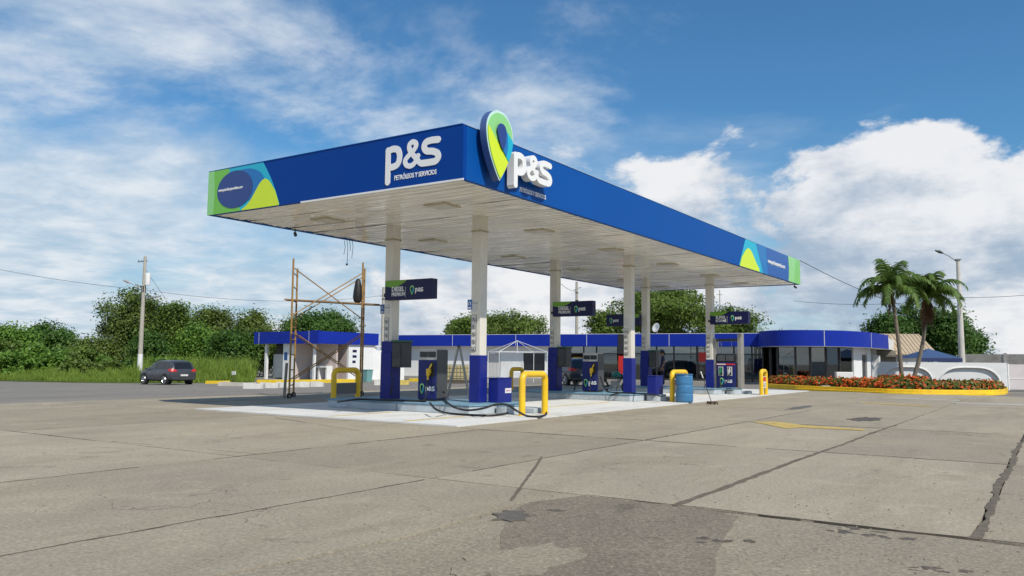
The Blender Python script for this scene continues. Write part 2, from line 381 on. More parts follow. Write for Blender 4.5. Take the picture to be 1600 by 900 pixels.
# the rounded "p&s" lettering: x 0..2.95, baseline 0, x height 1, descender -.48
P_PATH = [[(.13, -.46), (.13, .84)], crom([(.14, .80), (.38, .87), (.66, .80), (.76, .52), (.66, .22), (.38, .13), (.16, .16)])]
A_PATH = [crom([(1.86, .10), (1.62, .34), (1.30, .70), (1.28, .92), (1.46, 1.02), (1.62, .92), (1.56, .72), (1.26, .50), (1.06, .30), (1.14, .12), (1.38, .06), (1.60, .18), (1.74, .42)])]
S_PATH = [crom([(2.76, .93), (2.42, .95), (2.14, .90), (2.05, .72), (2.18, .56), (2.50, .50), (2.72, .40), (2.78, .24), (2.66, .10), (2.36, .08), (1.96, .09)])]
def ps_field(X, Y):
    return np.minimum(np.minimum(seg_field(P_PATH, .135)(X, Y), seg_field(A_PATH, .105)(X, Y)), seg_field(S_PATH, .135)(X, Y))
def pin_half(Y):                       # half width of the drop, Y from -1 (tip) to 1 (top), centre of bulb y=.38
    up = np.sqrt(np.maximum(0, .62**2-(Y-.38)**2)); t = np.clip((Y+1)/1.38, 0, 1)
    dn = .62*np.sin(t*math.pi/2)**.92
    return np.where(Y > .38, up, dn)
def pin_field(s=1., cy=0., dx=0.):
    return lambda X, Y: np.abs(X-dx)-s*pin_half((Y-cy)/s)-0*X + np.where(np.abs((Y-cy)/s) > 1, 9, 0)
def inter(*fs): return lambda X, Y: np.maximum.reduce([f(X, Y) for f in fs])
def text_mesh(txt, size, align='LEFT', extrude=.004, space=1.0):
    c = bpy.data.curves.new('t', 'FONT'); c.body = txt; c.size = size; c.align_x = align; c.extrude = extrude; c.space_character = space; c.resolution_u = 2; c.offset = .003*size/.15
    o = bpy.data.objects.new('t', c); COL.objects.link(o)
    dg = bpy.context.evaluated_depsgraph_get(); me = bpy.data.meshes.new_from_object(o.evaluated_get(dg))
    bpy.data.objects.remove(o, do_unlink=True); return me
def text(name, txt, size, m, parent, place, align='LEFT', sx=1., extrude=.004, space=1.0):
    me = text_mesh(txt, size, align, extrude, space); me.transform(place @ Matrix.Diagonal((sx, 1, 1, 1)))
    return link(name, me, m, parent)
def frame_front(x, y, z):   # text plane facing -Y: local x -> +X, local y -> +Z, normal -Y
    return Matrix(((1, 0, 0, x), (0, 0, -1, y), (0, 1, 0, z), (0, 0, 0, 1)))
def frame_side(x, y, z):    # text plane facing +X: local x -> +Y, local y -> +Z, normal +X
    return Matrix(((0, 0, 1, x), (1, 0, 0, y), (0, 1, 0, z), (0, 0, 0, 1)))
# ================================================================ the setting
def terr(x, y): return -.03-min(.45, .016*max(0., -28-x))
xs = [-1500, -500, -250, -150, -110, -85, -70, -60, -56, -50, -44, -38, -33, -28, -15, 0, 30, 100, 400, 1500]
ys = [-600, -100, -20, 0, 20, 30, 40, 50, 60, 75, 100, 150, 300, 700, 2500]
b = MB(); b.add([(x, y, terr(x, y)) for x in xs for y in ys], [(i*len(ys)+j, (i+1)*len(ys)+j, (i+1)*len(ys)+j+1, i*len(ys)+j+1) for i in range(len(xs)-1) for j in range(len(ys)-1)])
ground = kind(b.build('ground', ASPH), 'structure')

def ragged(pts, step=.35, amp=.012):
    out = []
    for (a, c) in zip(pts, pts[1:]+pts[:1]):
        n = max(1, int(math.dist(a, c)/step))
        for k in range(n):
            t = k/n; j = amp if k else amp*.5
            out.append((a[0]+(c[0]-a[0])*t+random.uniform(-j, j), a[1]+(c[1]-a[1])*t+random.uniform(-j, j)))
    return out
yard = empty('yard', (0, 0, 0)); kind(yard, 'structure')
kind(MB().box(-25.95, 11.95, -3.9, 43.5, -.06, -.026).build('sub_base', mat('joint_soil', (.05, .042, .032), .95, var=.4, scale=8)), 'structure')
JX = [-26, -22.8, -19.6, -16.4, -13.1, -9.85, -6.25, -3.2, -.62, 2.4, 5.4, 8.6, 12]
JY = [-4, 1.6, 7.72, 13.7, 19.6, 25.6, 31.6, 37.6, 43.6]
for i in range(len(JX)-1):
    for j in range(len(JY)-1):
        x0, x1, y0, y1 = JX[i], JX[i+1], JY[j], JY[j+1]
        if y1 < 8 and x0 > -4: continue                      # patched asphalt in the foreground
        g0 = .03 if JX[i] in (-3.2, -.62) else .013; g1 = .03 if JX[i+1] in (-3.2, -.62) else .013
        pts = [(x0+g0, y0+.013), (x1-g1, y0+.013), (x1-g1, y1-.013), (x0+g0, y1-.013)]
        if x0 == -6.25 and y1 < 8 and y1 > 5: pts = [(x0+g0, y0+.008), (-4.88, y0+.008), (-4.36, 5.2), (-4.5, 6.9), (-4.23, y1-.013), (x0+g0, y1-.013)]
        dz = random.uniform(-.004, .002)
        MB().prism(ragged(pts), -.08, dz).build('slab', CONC, yard)
# worn asphalt patch in front
pp = [(-4.95, -4), (-4.9, 1.6), (-4.38, 5.2), (-4.52, 6.9), (-4.25, 7.7), (-3.2, 7.66), (-.6, 7.68), (12, 7.7), (12, -4)]
kind(MB().prism(ragged(pp, .3, .03), -.09, -.010).build('worn_slab', WORN), 'structure')
uvp = [(752, 905), (770, 868), (782, 832), (796, 800), (822, 786), (866, 775), (910, 770), (985, 777), (1060, 788), (1120, 799), (1152, 806), (1140, 830), (1128, 852), (1118, 880), (1112, 905)]
kind(MB().prism(ragged([tuple(G(u, v))[:2] for u, v in uvp]+[(-2.2, -3), (-4.4, -3)], .2, .035), -.05, -.0055).build('asphalt_patch', PATCH), 'structure')
# broken pieces along the patch edge
DIRT = mat('wet_dirt', (.10, .083, .062), .8, var=.5, scale=14, bump=.6)
def blot(name, cx, cy, rx, ry, m, z, seed, amp=.35, n=36, parent=None):
    r_ = random.Random(seed); ph = [r_.uniform(0, 6.28) for _ in range(5)]
    pts = []
    for k in range(n):
        a = 2*math.pi*k/n; s = 1+amp*(.5*math.sin(2*a+ph[0])+.3*math.sin(5*a+ph[1])+.3*math.sin(9*a+ph[2])+.2*math.sin(14*a+ph[3]))
        pts.append((cx+rx*s*math.cos(a), cy+ry*s*math.sin(a)))
    return kind(MB().prism(pts, z-.02, z).build(name, m), 'structure')
c = G(1352, 655); blot('pothole', c.x, c.y, .30, 1.0, DIRT, .004, 3)
c = G(1250, 637); blot('pothole', c.x, c.y, .22, 1.3, mat('damp_concrete', (.12, .105, .085), .6, var=.3, scale=6), .004, 5)
rb_ = random.Random(4)
for u, v, n_, z in ((1335, 826, 10, -.0092), (1400, 836, 7, -.0092), (1470, 888, 10, -.0092), (1135, 842, 5, -.0048), (830, 800, 6, -.0048)):
    for k in range(n_):
        c = G(u+rb_.uniform(-45, 45), v+rb_.uniform(-4, 5)); s_ = rb_.uniform(.012, .045)
        blot('broken_edge', c.x, c.y, s_*rb_.uniform(.8, 1.6), s_*rb_.uniform(.7, 1.3), DIRT, z+.0002*k, 30+k+int(u), .5, 22)
c = G(800, 806); blot('pothole', c.x, c.y, .16, .22, mat('damp_concrete', (.12, .105, .085)), .004, 12, .5)
c = G(812, 872); blot('concrete_scar', c.x+.02, c.y-.05, .30, .62, WORN, -.0015, 14, .3, 60)
# dirt that has filled the open joints
jm = mat('joint_dirt', (.125, .102, .073), .95, var=.4, scale=7, bump=.5)
for x in (-3.2, -.62):
    pts = []; n = 60; a0, a1 = (7.7, 21.) if x == -3.2 else (7.7, 18.)
    wj = .016 if x == -3.2 else .028
    for k in range(n+1): pts.append((x-wj*(.6+.5*math.sin(k*.7)+.3*math.sin(k*1.9))-.04*random.random()**2+.02*math.sin(k*.23), a0+(a1-a0)*k/n))
    for k in range(n, -1, -1): pts.append((x+wj*(.6+.5*math.sin(k*.5+1)+.3*math.sin(k*2.3))+.012+.04*random.random()**2+.02*math.sin(k*.23), a0+(a1-a0)*k/n))
    kind(MB().prism(pts, -.03, .0045).build('joint_filling', jm), 'structure')
jd = mat('joint_dark', (.10, .083, .062), .95, var=.4, scale=9)
def joint_line(a, c, wd, gaps=()):
    L_ = math.dist(a, c); n_ = int(L_/.16); nx_, ny_ = -(c[1]-a[1])/L_, (c[0]-a[0])/L_; l_, r_ = [], []
    def flush():
        if len(l_) > 2: kind(MB().prism(l_+r_[::-1], -.03, .0035).build('joint_filling', jd), 'structure')
        l_.clear(); r_.clear()
    for k in range(n_+1):
        t = k/n_; wob = .012*math.sin(t*L_*1.7)+.008*math.sin(t*L_*5.3+1)+.005*math.sin(t*L_*11+2)+random.uniform(-.005, .005)
        if any(g0 < t < g1 for g0, g1 in gaps): flush(); continue
        w1_ = wd*(.35+random.random()**1.5); w2_ = wd*(.35+random.random()**1.5); x_, y_ = a[0]+(c[0]-a[0])*t, a[1]+(c[1]-a[1])*t
        l_.append((x_+nx_*(wob+w1_), y_+ny_*(wob+w1_))); r_.append((x_+nx_*(wob-w2_), y_+ny_*(wob-w2_)))
    flush()
joint_line((-6.25, -3.9), (-6.25, 13.7), .009, ((.66, .70),)); joint_line((-6.25, 13.8), (-6.25, 25.5), .010, ((.5, .55),))
joint_line((-9.85, 2.0), (-9.85, 13.5), .010, ((.38, .46), (.62, .68))); joint_line((-20, 7.72), (-13.5, 7.72), .010); joint_line((-13.2, 7.8), (-9.9, 8.1), .006, ((.3, .7),))
joint_line((-10.4, 13.72), (-.65, 13.7), .008, ((.30, .36), (.6, .64))); joint_line((-4.2, 7.74), (11, 7.72), .007, ((.30, .33), (.52, .56))); joint_line((-3.1, 19.6), (8, 19.6), .010, ((.2, .3),)); joint_line((-10.4, 19.6), (-3.3, 19.6), .010, ((.3, .5),))
joint_line((2.4, 8), (2.4, 30), .014); joint_line((-15.5, 13.2), (-11.5, 11.9), .012, ((.45, .55),))
pts = [(-6.42+.03*random.random(), 10.6)]
dg = [(-6.4, 10.45), (-5.9, 9.5), (-5.3, 8.3), (-4.62, 6.95)]
lft = []; rgt = []
for k in range(25):
    t = k/24*(len(dg)-1); i = min(int(t), len(dg)-2); q = (dg[i][0]+(dg[i+1][0]-dg[i][0])*(t-i), dg[i][1]+(dg[i+1][1]-dg[i][1])*(t-i))
    w_ = .008+.014*random.random(); lft.append((q[0]-w_, q[1]-w_*.5)); rgt.append((q[0]+w_, q[1]+w_*.5))
kind(MB().prism(lft+rgt[::-1], -.03, .004).build('joint_filling', jm), 'structure')
# loose grit
gv = MB(); rg_ = random.Random(21)
for k in range(420):
    if k < 260: c = G(rg_.uniform(640, 1600), rg_.uniform(770, 899)); 
    else: c = G(rg_.uniform(0, 1600), rg_.uniform(690, 899))
    s_ = rg_.uniform(.004, .013); zt_ = -.012 if (c.x > -4.3 and c.y < 7.7) else -.002
    a_ = rg_.uniform(0, 3); ca, sa = math.cos(a_)*s_, math.sin(a_)*s_
    gv.add([(c.x+ca, c.y+sa, zt_+s_*.4), (c.x-sa, c.y+ca, zt_+s_*.3), (c.x-ca*1.2, c.y-sa*1.2, zt_+s_*.4), (c.x+sa, c.y-ca, zt_+s_*.35), (c.x, c.y, zt_+s_*1.3), (c.x, c.y, zt_-.004)], [(0, 1, 4), (1, 2, 4), (2, 3, 4), (3, 0, 4), (1, 0, 5), (2, 1, 5), (3, 2, 5), (0, 3, 5)])
gv = gv.build('loose_grit', mat('grit', (.22, .19, .15), .9, var=.5, scale=30)); gv['label'] = 'loose grit and pebbles scattered over the forecourt'; gv['category'] = 'grit'; kind(gv, 'stuff')
# painted marks
YM = mat('worn_yellow_paint', (.50, .36, .10), .8, var=.25, scale=6, dirt=.5)
def paint(name, uv, m=YM, z=.0055):
    o = MB().prism([tuple(G(u, v))[:2] for u, v in uv], z-.003, z).build(name, m); return kind(o, 'structure')
paint('painted_arrow', [(1176, 659.2), (1212, 659), (1258, 664.5), (1352, 671), (1348, 673), (1250, 668), (1228, 669.5)])
paint('painted_line', [(1344, 629.6), (1346, 628.8), (1456, 634.6), (1454, 635.8)])
WM = mat('worn_white_paint', (.42, .40, .36), .8, var=.2, scale=6, dirt=.4)
paint('painted_line', [(1490, 628.6), (1600, 632), (1600, 633.6), (1490, 629.6)], WM)
paint('painted_line', [(1395, 621.5), (1500, 625.6), (1500, 626.6), (1395, 622.4)], WM)
# raised pale pad below the canopy
CX0, CX1, CY0, CY1, CH, FH = -19.33, -10.53, 13.86, 41.72, 5.31, 1.21
kind(MB().prism(ragged([(CX0-.2, CY0), (CX1-.05, CY0), (CX1-.05, CY1+1.5), (CX0-.2, CY1+1.5)], .5, .012), -.03, .03).build('canopy_pad', PADM), 'structure')
YP = mat('pad_yellow_paint', (.52, .38, .09), .8, var=.25, scale=6, dirt=.4)
for x in (-12.25, -14.6):
    for y in (15.0,):
        kind(MB().box(x-.06, x+.06, CY0+.25, 16.3, .028, .034).build('painted_line', YP), 'structure')
for y0 in (19.7, 29.2): kind(MB().box(-12.85, -12.73, y0, y0+5.6, .028, .034).build('painted_line', YP), 'structure')
for y0 in (19.7, 29.2): kind(MB().box(-17.2, -17.08, y0, y0+5.6, .028, .034).build('painted_line', YP), 'structure')

# ================================================================ the canopy
ROOT = Vector((-14.93, 27.79, 0))
canopy = tag(empty('station_canopy', ROOT), 'large flat petrol station canopy with blue fascia on six cream columns', 'canopy')
def inw(o, root=canopy): o.location = -root.location; return o
def cpart(mb, name, m, **k): return inw(mb.build(name, m, canopy, **k))
cpart(MB().box(CX0+.13, CX1-.13, CY0+.13, CY1-.13, CH+.12, CH+.95), 'roof_deck', CREAM)
cpart(MB().box(CX0, CX1, CY0, CY0+.12, CH, CH+FH), 'fascia', BLUE_F_SHADED)
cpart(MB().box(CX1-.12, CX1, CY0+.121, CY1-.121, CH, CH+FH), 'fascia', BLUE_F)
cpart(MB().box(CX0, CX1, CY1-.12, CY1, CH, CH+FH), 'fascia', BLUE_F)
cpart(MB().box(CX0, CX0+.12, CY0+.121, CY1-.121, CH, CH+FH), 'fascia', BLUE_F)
TRIM = mat('trim_white', (.75, .75, .73), .4, var=.05)
cpart(MB().box(-15.6, CX1+.012, CY0-.014, CY0+.02, CH-.03, CH+.012), 'edge_trim', TRIM)
cpart(MB().box(CX1-.02, CX1+.014, CY0+.03, CY1-.03, CH+FH-.004, CH+FH+.012), 'edge_trim', mat('trim_blue_grey', (.30, .42, .58), .4, var=.05))
cpart(MB().box(CX0+.0, CX1-.03, CY0-.012, CY0+.1, CH+FH+.001, CH+FH+.02), 'edge_trim', BLUE_F)
# soffit: real slats running across, each a little out of true
SW = .30; nsl = int((CY1-CY0-.26)/SW)
slat_me = MB()
prof = [(-.148, 0), (-.135, -.012), (-.06, -.014), (-.045, -.004), (.045, -.004), (.06, -.014), (.135, -.012), (.148, 0)]
hl = (CX1-CX0)/2-.13
nseg = 10; vs_ = []; 
for k in range(nseg+1):
    x = -hl+2*hl*k/nseg
    vs_ += [(x, p[0], p[1]+.004*math.sin(k*2.1+p[0]*9)) for p in prof]
npf = len(prof)
slat_me.add(vs_, [(k*npf+j, k*npf+j+1, (k+1)*npf+j+1, (k+1)*npf+j) for k in range(nseg) for j in range(npf-1)])
sm_ = slat_me.mesh('soffit_slat'); sm_.materials.append(SOFFIT)
for k in range(nsl):
    o = bpy.data.objects.new('soffit_slat', sm_); COL.objects.link(o); o.parent = canopy
    y = CY0+.14+SW*(k+.5)
    o.location = (-14.93-ROOT.x, y-ROOT.y, CH+.03+random.uniform(-.004, .004)-ROOT.z)
    o.rotation_euler = (random.gauss(0, .03), random.gauss(0, .0015), math.pi*(k % 2))
FIX = mat('fixture_frame', (.52, .47, .34), .5, var=.15, dirt=.2); FIXG = mat('fixture_glass', (.60, .56, .45), .25, var=.1)
for x in (-12.87, -17.0):
    for y in (16.1, 20.8, 25.6, 30.6, 35.4, 39.6):
        f = cpart(MB().box(x-.34, x+.34, y-.34, y+.34, CH-.02, CH+.05), 'light_fixture', FIX)
        MB().box(x-.27, x+.27, y-.27, y+.27, CH-.028, CH-.018).build('lens', FIXG, f)
# columns
CS = .155; IZ = .28
STK = mat('sticker_white', (.62, .60, .56), .4, var=.05); INK = mat('ink_grey', (.14, .14, .145), .5); 
cols = [(-13.008, 17.935), (-13.008, 27.31), (-13.008, 35.73), (-16.157, 17.935), (-16.157, 27.31), (-16.157, 35.73)]
for ci, (x, y) in enumerate(cols):
    c = cpart(MB().box(x-CS, x+CS, y-CS, y+CS, IZ, CH+.04), 'column', CREAM, bevel=.012)
    back = ci > 2
    e = .02 if not back else .05
    MB().box(x-CS-e, x+CS+e, y-CS-e, y+CS+e, IZ+.002, 1.54 if not back else 1.62).build('base_cladding', BLUE_C, c, bevel=.008)
    MB().box(x-CS-.025, x+CS+.025, y-CS-.025, y+CS+.025, CH-.42, CH-.38).build('collar', mat('collar_stain', (.42, .36, .24), .6, var=.2, dirt=.4), c)
    # pictogram strip on the face towards the forecourt
    yf = y-CS
    st = MB().box(x-.13, x+.03, yf-.008, yf-.001, 1.66, 2.62).build('sticker', STK, c)
    MB().box(x-.13, x+.05, yf-.0085, yf-.0015, 2.72, 3.0).build('notice', mat('notice_paper', (.56, .56, .53), .6, var=.08), c)
    for k in range(5):
        z = 2.5-k*.2
        ring = MB()
        pts = [Vector((x-.05+.056*math.cos(a*math.pi/8), yf-.011, z+.056*math.sin(a*math.pi/8))) for a in range(17)]
        if k == 4: pts = [Vector((x-.11, yf-.011, z-.055)), Vector((x+.01, yf-.011, z-.055)), Vector((x+.01, yf-.011, z+.055)), Vector((x-.11, yf-.011, z+.055)), Vector((x-.11, yf-.011, z-.055))]
        ring.tube(pts, .005, 4)
        ring.tube([(x-.085, yf-.011, z+.035), (x-.05, yf-.011, z), (x-.015, yf-.011, z-.035)] if k != 4 else [(x-.08, yf-.011, z-.03), (x-.06, yf-.011, z+.03), (x-.02, yf-.011, z-.02)], .011, 4)
        ring.tube([(x-.05, yf-.011, z-.03), (x-.05, yf-.011, z+.03)], .014, 4)
        ring.build('pictogram', INK, st)
    fr = MB()
    for a, b_ in (((x-.13, 1.66), (x+.03, 1.66)), ((x+.03, 1.66), (x+.03, 2.62)), ((x+.03, 2.62), (x-.13, 2.62)), ((x-.13, 2.62), (x-.13, 1.66))):
        fr.tube([(a[0], yf-.009, a[1]), (b_[0], yf-.009, b_[1])], .006, 4)
    fr.build('sticker_border', INK, st)
    if back:   # blue housing with a dark screen box on the far columns
        hb = MB().box(x-CS-.03, x+CS+.08, y-CS-.06, y+CS+.06, 1.621, 1.93).build('housing', BLUE_C, c, bevel=.01)
        bx = MB().box(x+CS+.081, x+CS+.45, y-.22, y+.22, 1.18, 1.90).build('screen_box', DARK, c, bevel=.015)
        MB().box(x+CS+.06, x+CS+.48, y-.25, y+.25, 1.901, 1.96).build('green_cover', mat('green_cover', (.012, .09, .05), .5, var=.2), c, bevel=.01)
        MB().box(x+CS+.13, x+CS+.41, y-.232, y-.221, 1.50, 1.84).build('screen', mat('dark_screen', (.02, .022, .024), .15, var=.1), bx)
        MB().box(x+CS+.13, x+CS+.41, y-.232, y-.221, 1.22, 1.44).build('keypad', mat('keypad', (.05, .05, .05), .5, var=.2), bx)
        MB().tube([(x+CS+.06, y-.2, 1.1), (x+CS+.16, y-.26, .75), (x+CS+.12, y-.26, .45), (x+CS+.05, y-.22, .40), (x+CS+.05, y-.2, .6)], .014, 6).build('cable', BLACK, c)
# lettering, front fascia (flat letters)
s = (12.77-11.13)/2.93
zb = 5.74
o = flat_shape('logo_letters', ps_field, -.05, 2.98, -.65, 1.18, .018, .014, LETTER, canopy, frame_front(-12.77, CY0-.002, zb) @ Matrix.Diagonal((s, s*1.02, 1, 1))); inw(o)
text('slogan_lettering', 'PETRÓLEOS Y SERVICIOS', .155, LETTER, o, frame_front(-12.50, CY0-.004, 5.50), sx=.72)
# right fascia: raised letters and the big drop emblem
s2_ = (17.08-15.36)/2.93
o = flat_shape('logo_letters', ps_field, -.05, 2.98, -.65, 1.18, .018, .19, LETTER, canopy, frame_side(CX1+.10, 15.42, 5.70) @ Matrix.Diagonal((s2_, s2_*.92, 1, 1))); inw(o)
text('slogan_lettering', 'PETRÓLEOS Y SERVICIOS', .15, LETTER, o, frame_side(CX1+.004, 16.10, 5.44), sx=.72)
PC = frame_side(CX1+.14, 14.79, 6.20)
PH, PWI = .80, .84
pin = flat_shape('drop_emblem', pin_field(), -.75, .75, -1.05, 1.05, .02, .17, mat('emblem_side', (.05, .10, .26), .3, var=.05), canopy, PC @ Matrix.Diagonal((PWI, PH, 1, 1))); inw(pin)
def pinlayer(name, f, m, z, d=.012):
    return flat_shape(name, f, -.75, .75, -1.05, 1.05, .016, d, m, pin, PC @ Matrix.Translation((0, 0, z)) @ Matrix.Diagonal((PWI, PH, 1, 1)))
LG = mat('logo_light_green', (.26, .62, .22), .35, var=.03)
pinlayer('emblem_rim', pin_field(), mat('emblem_rim', (.55, .75, .72), .3), .171, .010)
pinlayer('emblem_green', pin_field(.93, -.005), LG, .182)
f_y = lambda X, Y: np.maximum(Y-(.10-.95*X-.55*X*X), -(Y+1.2))
pinlayer('emblem_lime', inter(pin_field(.93, -.005), lambda X, Y: Y-(-.06-.92*X)), LIME, .195)
pinlayer('emblem_cyan', inter(pin_field(.93, -.005), lambda X, Y: -(Y-(-.05-.92*X)) , lambda X, Y: Y-(.66-.75*X), lambda X, Y: -(X-.05)), CYAN, .208)
pinlayer('emblem_blue', inter(lambda X, Y: ((X-.13)/.17)**2+((Y-.10)/.42)**2-1, lambda X, Y: -(Y-(-.05-.92*X))), MIDB, .221)
pinlayer('emblem_core', inter(lambda X, Y: np.where(Y > .40, np.hypot(X+.01, Y-.40)-.22, np.abs(X+.01-(.40-Y)*.12)-.22*np.sqrt(np.clip((Y+.10)/.50, 0, 1)))), DKB, .234)
# printed panels at the ends of the fascia
def panel(x0, pm, W, flip, root=canopy):
    # local x: 0 at the free end of the fascia -> W towards the middle, y 0..FH
    T = pm @ (Matrix.Diagonal((-1, 1, 1, 1)) if flip else Matrix.Identity(4))
    H_ = FH
    def lay(name, f, m, z, par=canopy):
        o = flat_shape(name, f, 0, W+.02, .0, H_, .022, .003, m, par, T @ Matrix.Translation((0, 0, z)))
        if par is canopy: inw(o)
        if flip: o.data.flip_normals()
        return o
    edge = lambda X, Y: X-(W-.25*W*(Y/H_)**1.0*.95)-.06*np.sin(Y/H_*math.pi)
    base = lay('printed_panel', edge, CYAN, .002)
    lay('green_field', inter(edge, lambda X, Y: np.where(Y > .5*H_, X-(.30*W+.0*Y), X-(.30*W+(.5*H_-Y)*.9))), GREEN, .006, base)
    lay('light_green_band', inter(lambda X, Y: X-.085*W-.03*np.sin(Y*3)), LG, .010, base)
    lay('blue_crescent', lambda X, Y: ((X-.52*W)/(.27*W))**2+((Y-.56*H_)/(.36*H_))**2-1, MIDB, .010, base)
    lay('dark_drop', inter(lambda X, Y: ((X-.39*W)/(.25*W))**2+((Y-.50*H_)/(.42*H_))**2-1), DKB, .014, base)
    lay('lime_hump', inter(edge, lambda X, Y: (Y-.62*H_*np.exp(-((X-.80*W)/(.175*W))**2)), lambda X, Y: -(X-.50*W)), LIME, .018, base)
    return base
bp_ = panel(CX0, frame_front(CX0, CY0, CH), 2.95, False)
text('web_address_lettering', 'www.petroleosyservicios.com', .115, LETTER, bp_, frame_front(-18.86, CY0-.019, CH+.60), sx=.72)
W2 = CY1-32.3
T2 = frame_side(CX1, CY1, CH)
base = flat_shape('printed_panel', lambda X, Y: X-(W2-.9*(Y/FH)), 0, W2+.02, 0, FH, .05, .003, CYAN, canopy, T2 @ Matrix.Diagonal((-1, 1, 1, 1)) @ Matrix.Translation((0, 0, .002))); inw(base); base.data.flip_normals()
def lay2(name, f, m, z):
    o = flat_shape(name, f, 0, W2+.02, 0, FH, .04, .003, m, base, T2 @ Matrix.Diagonal((-1, 1, 1, 1)) @ Matrix.Translation((0, 0, z))); o.data.flip_normals()
lay2('mid_blue_field', lambda X, Y: X-(6.15+.0*Y+1.0*(Y/FH)-.9*np.maximum(0, .75-Y/FH)**2*0), MIDB, .006)
lay2('dark_blue_field', lambda X, Y: X-(5.4+.25*(Y/FH)), mat('panel_blue', (.008, .095, .36), .4, var=.04), .010)
lay2('green_field', lambda X, Y: X-(2.15-.12*np.sin(Y/FH*math.pi)), LG, .014)
lay2('green_stripe', lambda X, Y: X-(1.15-.4*(Y/FH)), mat('logo_soft_green', (.20, .55, .14), .4), .018)
lay2('lime_hump', inter(lambda X, Y: X-(W2-.9*(Y/FH)-.05), lambda X, Y: Y-.70*FH*np.exp(-((X-8.15)/1.05)**2), lambda X, Y: -(X-6.75)), LIME, .018)
text('web_address_lettering', 'www.petroleosyservicios.com', .27, LETTER, base, frame_side(CX1+.022, 36.24, 5.84), sx=.84)
# small cameras and loose wires under the edge
for (u, v) in ((461, 362), (1241, 446)):
    p = G(u, v, CH-.05); p.x = min(max(p.x, CX0+.1), CX1-.1); p.y = min(p.y, CY1-.1)
    cpart(MB().tube([(p.x, p.y, CH+.02), (p.x, p.y, CH-.10)], .02, 6).tube([(p.x, p.y, CH-.10), (p.x+.12, p.y-.08, CH-.18)], .05, 8), 'security_camera', DARK)
wx = G(543, 376, CH)
wr = MB()
for k in range(4):
    a = wx.x+.12*k-.15; l = (.45, .75, .35, .6)[k]
    wr.tube([(a, wx.y, CH+.02), (a+.02, wx.y+.03, CH-.2), (a+.05*math.sin(k), wx.y, CH-l)], .008, 4)
wr.lathe([(.005, 0), (.035, .02), (.035, .06), (.005, .08)], (wx.x-.0, wx.y, CH-.83), 8)
cpart(wr, 'hanging_wires', DARK)

# ================================================================ pump islands
tints = ['long pale blue concrete pump island nearest the camera, hose lying along it', 'middle pump island with a motorcycle parked behind it', 'farthest pump island, with the tall grey hose frame on it']
for k, y in enumerate((17.935, 27.31, 35.73)):
    r_ = tag(empty('pump_island', (-14.4, y, 0)), tints[k], 'pump island', 'pump islands under the canopy')
    def ip(mb, name, m, bev=0.):
        return mb.build(name, m, r_, at=r_.location, bevel=bev)
    y0, y1 = y-1.15, y+1.15
    ip(MB().prism([(-17.5, y0), (-12.45, y0), (-12.28, y0+.25), (-12.28, y1), (-17.5, y1)], .03, .235), 'plinth', ISLE, .02)
    ip(MB().prism([(-17.52, y0-.02), (-12.43, y0-.02), (-12.26, y0+.24), (-12.26, y1+.02), (-17.52, y1+.02)], .2355, .28), 'blue_top', ISLB, .012)
    pts = [(-12.2, y0+.85)]+[(-11.98+.36*math.cos(a), y0+1.15+.36*math.sin(a)) for a in np.linspace(-1.9, 1.75, 14)]+[(-12.2, y0+1.5)]
    ip(MB().prism(pts, .03, .225), 'rounded_end', ISLE, .015)
    ip(MB().prism([(a+(.012 if a > -12 else 0), b_) for a, b_ in pts], .226, .262), 'rounded_end_top', ISLB, .01)
    ip(MB().box(-12.25, -11.5, y+.45, y1, .03, .16), 'end_block', ISLE, .02)
    for xx in (-14.9, -13.4): ip(MB().box(xx, xx+.05, y0-.012, y0+.02, .04, .232), 'joint_strip', mat('joint_grey', (.25, .27, .28), .8))

# yellow guards
def guard(px, ya, yb, lab, ztop=1.03, panelm=None, sign=False):
    r_ = tag(empty('bollard_guard', (px, (ya+yb)/2, .03)), lab, 'guard rail', 'yellow tubular guards at the island ends')
    h = (yb-ya)/2; rr = min(.16, h*.6)
    path = [(0, -h, 0), (0, -h, ztop-rr)]+[(0, -h+rr-rr*math.cos(a), ztop-rr+rr*math.sin(a)) for a in np.linspace(.2, math.pi/2, 6)]+[(0, h-rr+rr*math.sin(a), ztop-rr+rr*math.cos(a)) for a in np.linspace(0, math.pi/2-.2, 6)]+[(0, h, ztop-rr), (0, h, 0)]
    MB().tube(path, .085, 14).build('tube', YELLOW, r_, sm=True)
    for q in (-h, h): MB().lathe([(.13, 0), (.13, .012)], (0, q, 0), 14).build('foot_plate', YELLOW, r_)
    if panelm: MB().box(-.015, .015, -h+.086, h-.086, .28, .62).build('infill_panel', panelm, r_)
    if sign:
        w_ = max(.05, h-.09)
        MB().box(.02, .035, -w_, w_, .28, .80).build('notice', STK, r_)
        MB().box(.0355, .038, -w_*.9, w_*.9, .58, .77).build('notice_heading', RED, r_)
        for q in range(3): MB().box(.0355, .038, -w_*.8, w_*.8, .34+.06*q, .36+.06*q).build('notice_line', INK, r_)
    return r_
guard(-18.85, 18.32, 19.38, 'yellow guard with a grey infill panel beside the scaffold', panelm=mat('grey_panel', (.13, .135, .14), .6))
guard(-11.28, 17.45, 18.55, 'bright yellow guard nearest the camera, in front of the blue box')
guard(-18.9, 28.4, 29.25, 'shaded yellow guard at the rear, behind the nearest guard')
guard(-11.25, 27.05, 28.35, 'yellow guard with a white notice, partly hidden by the blue drum', sign=True)
guard(-10.75, 35.75, 36.42, 'narrow yellow guard with a red and white notice near the flower bed', sign=True)
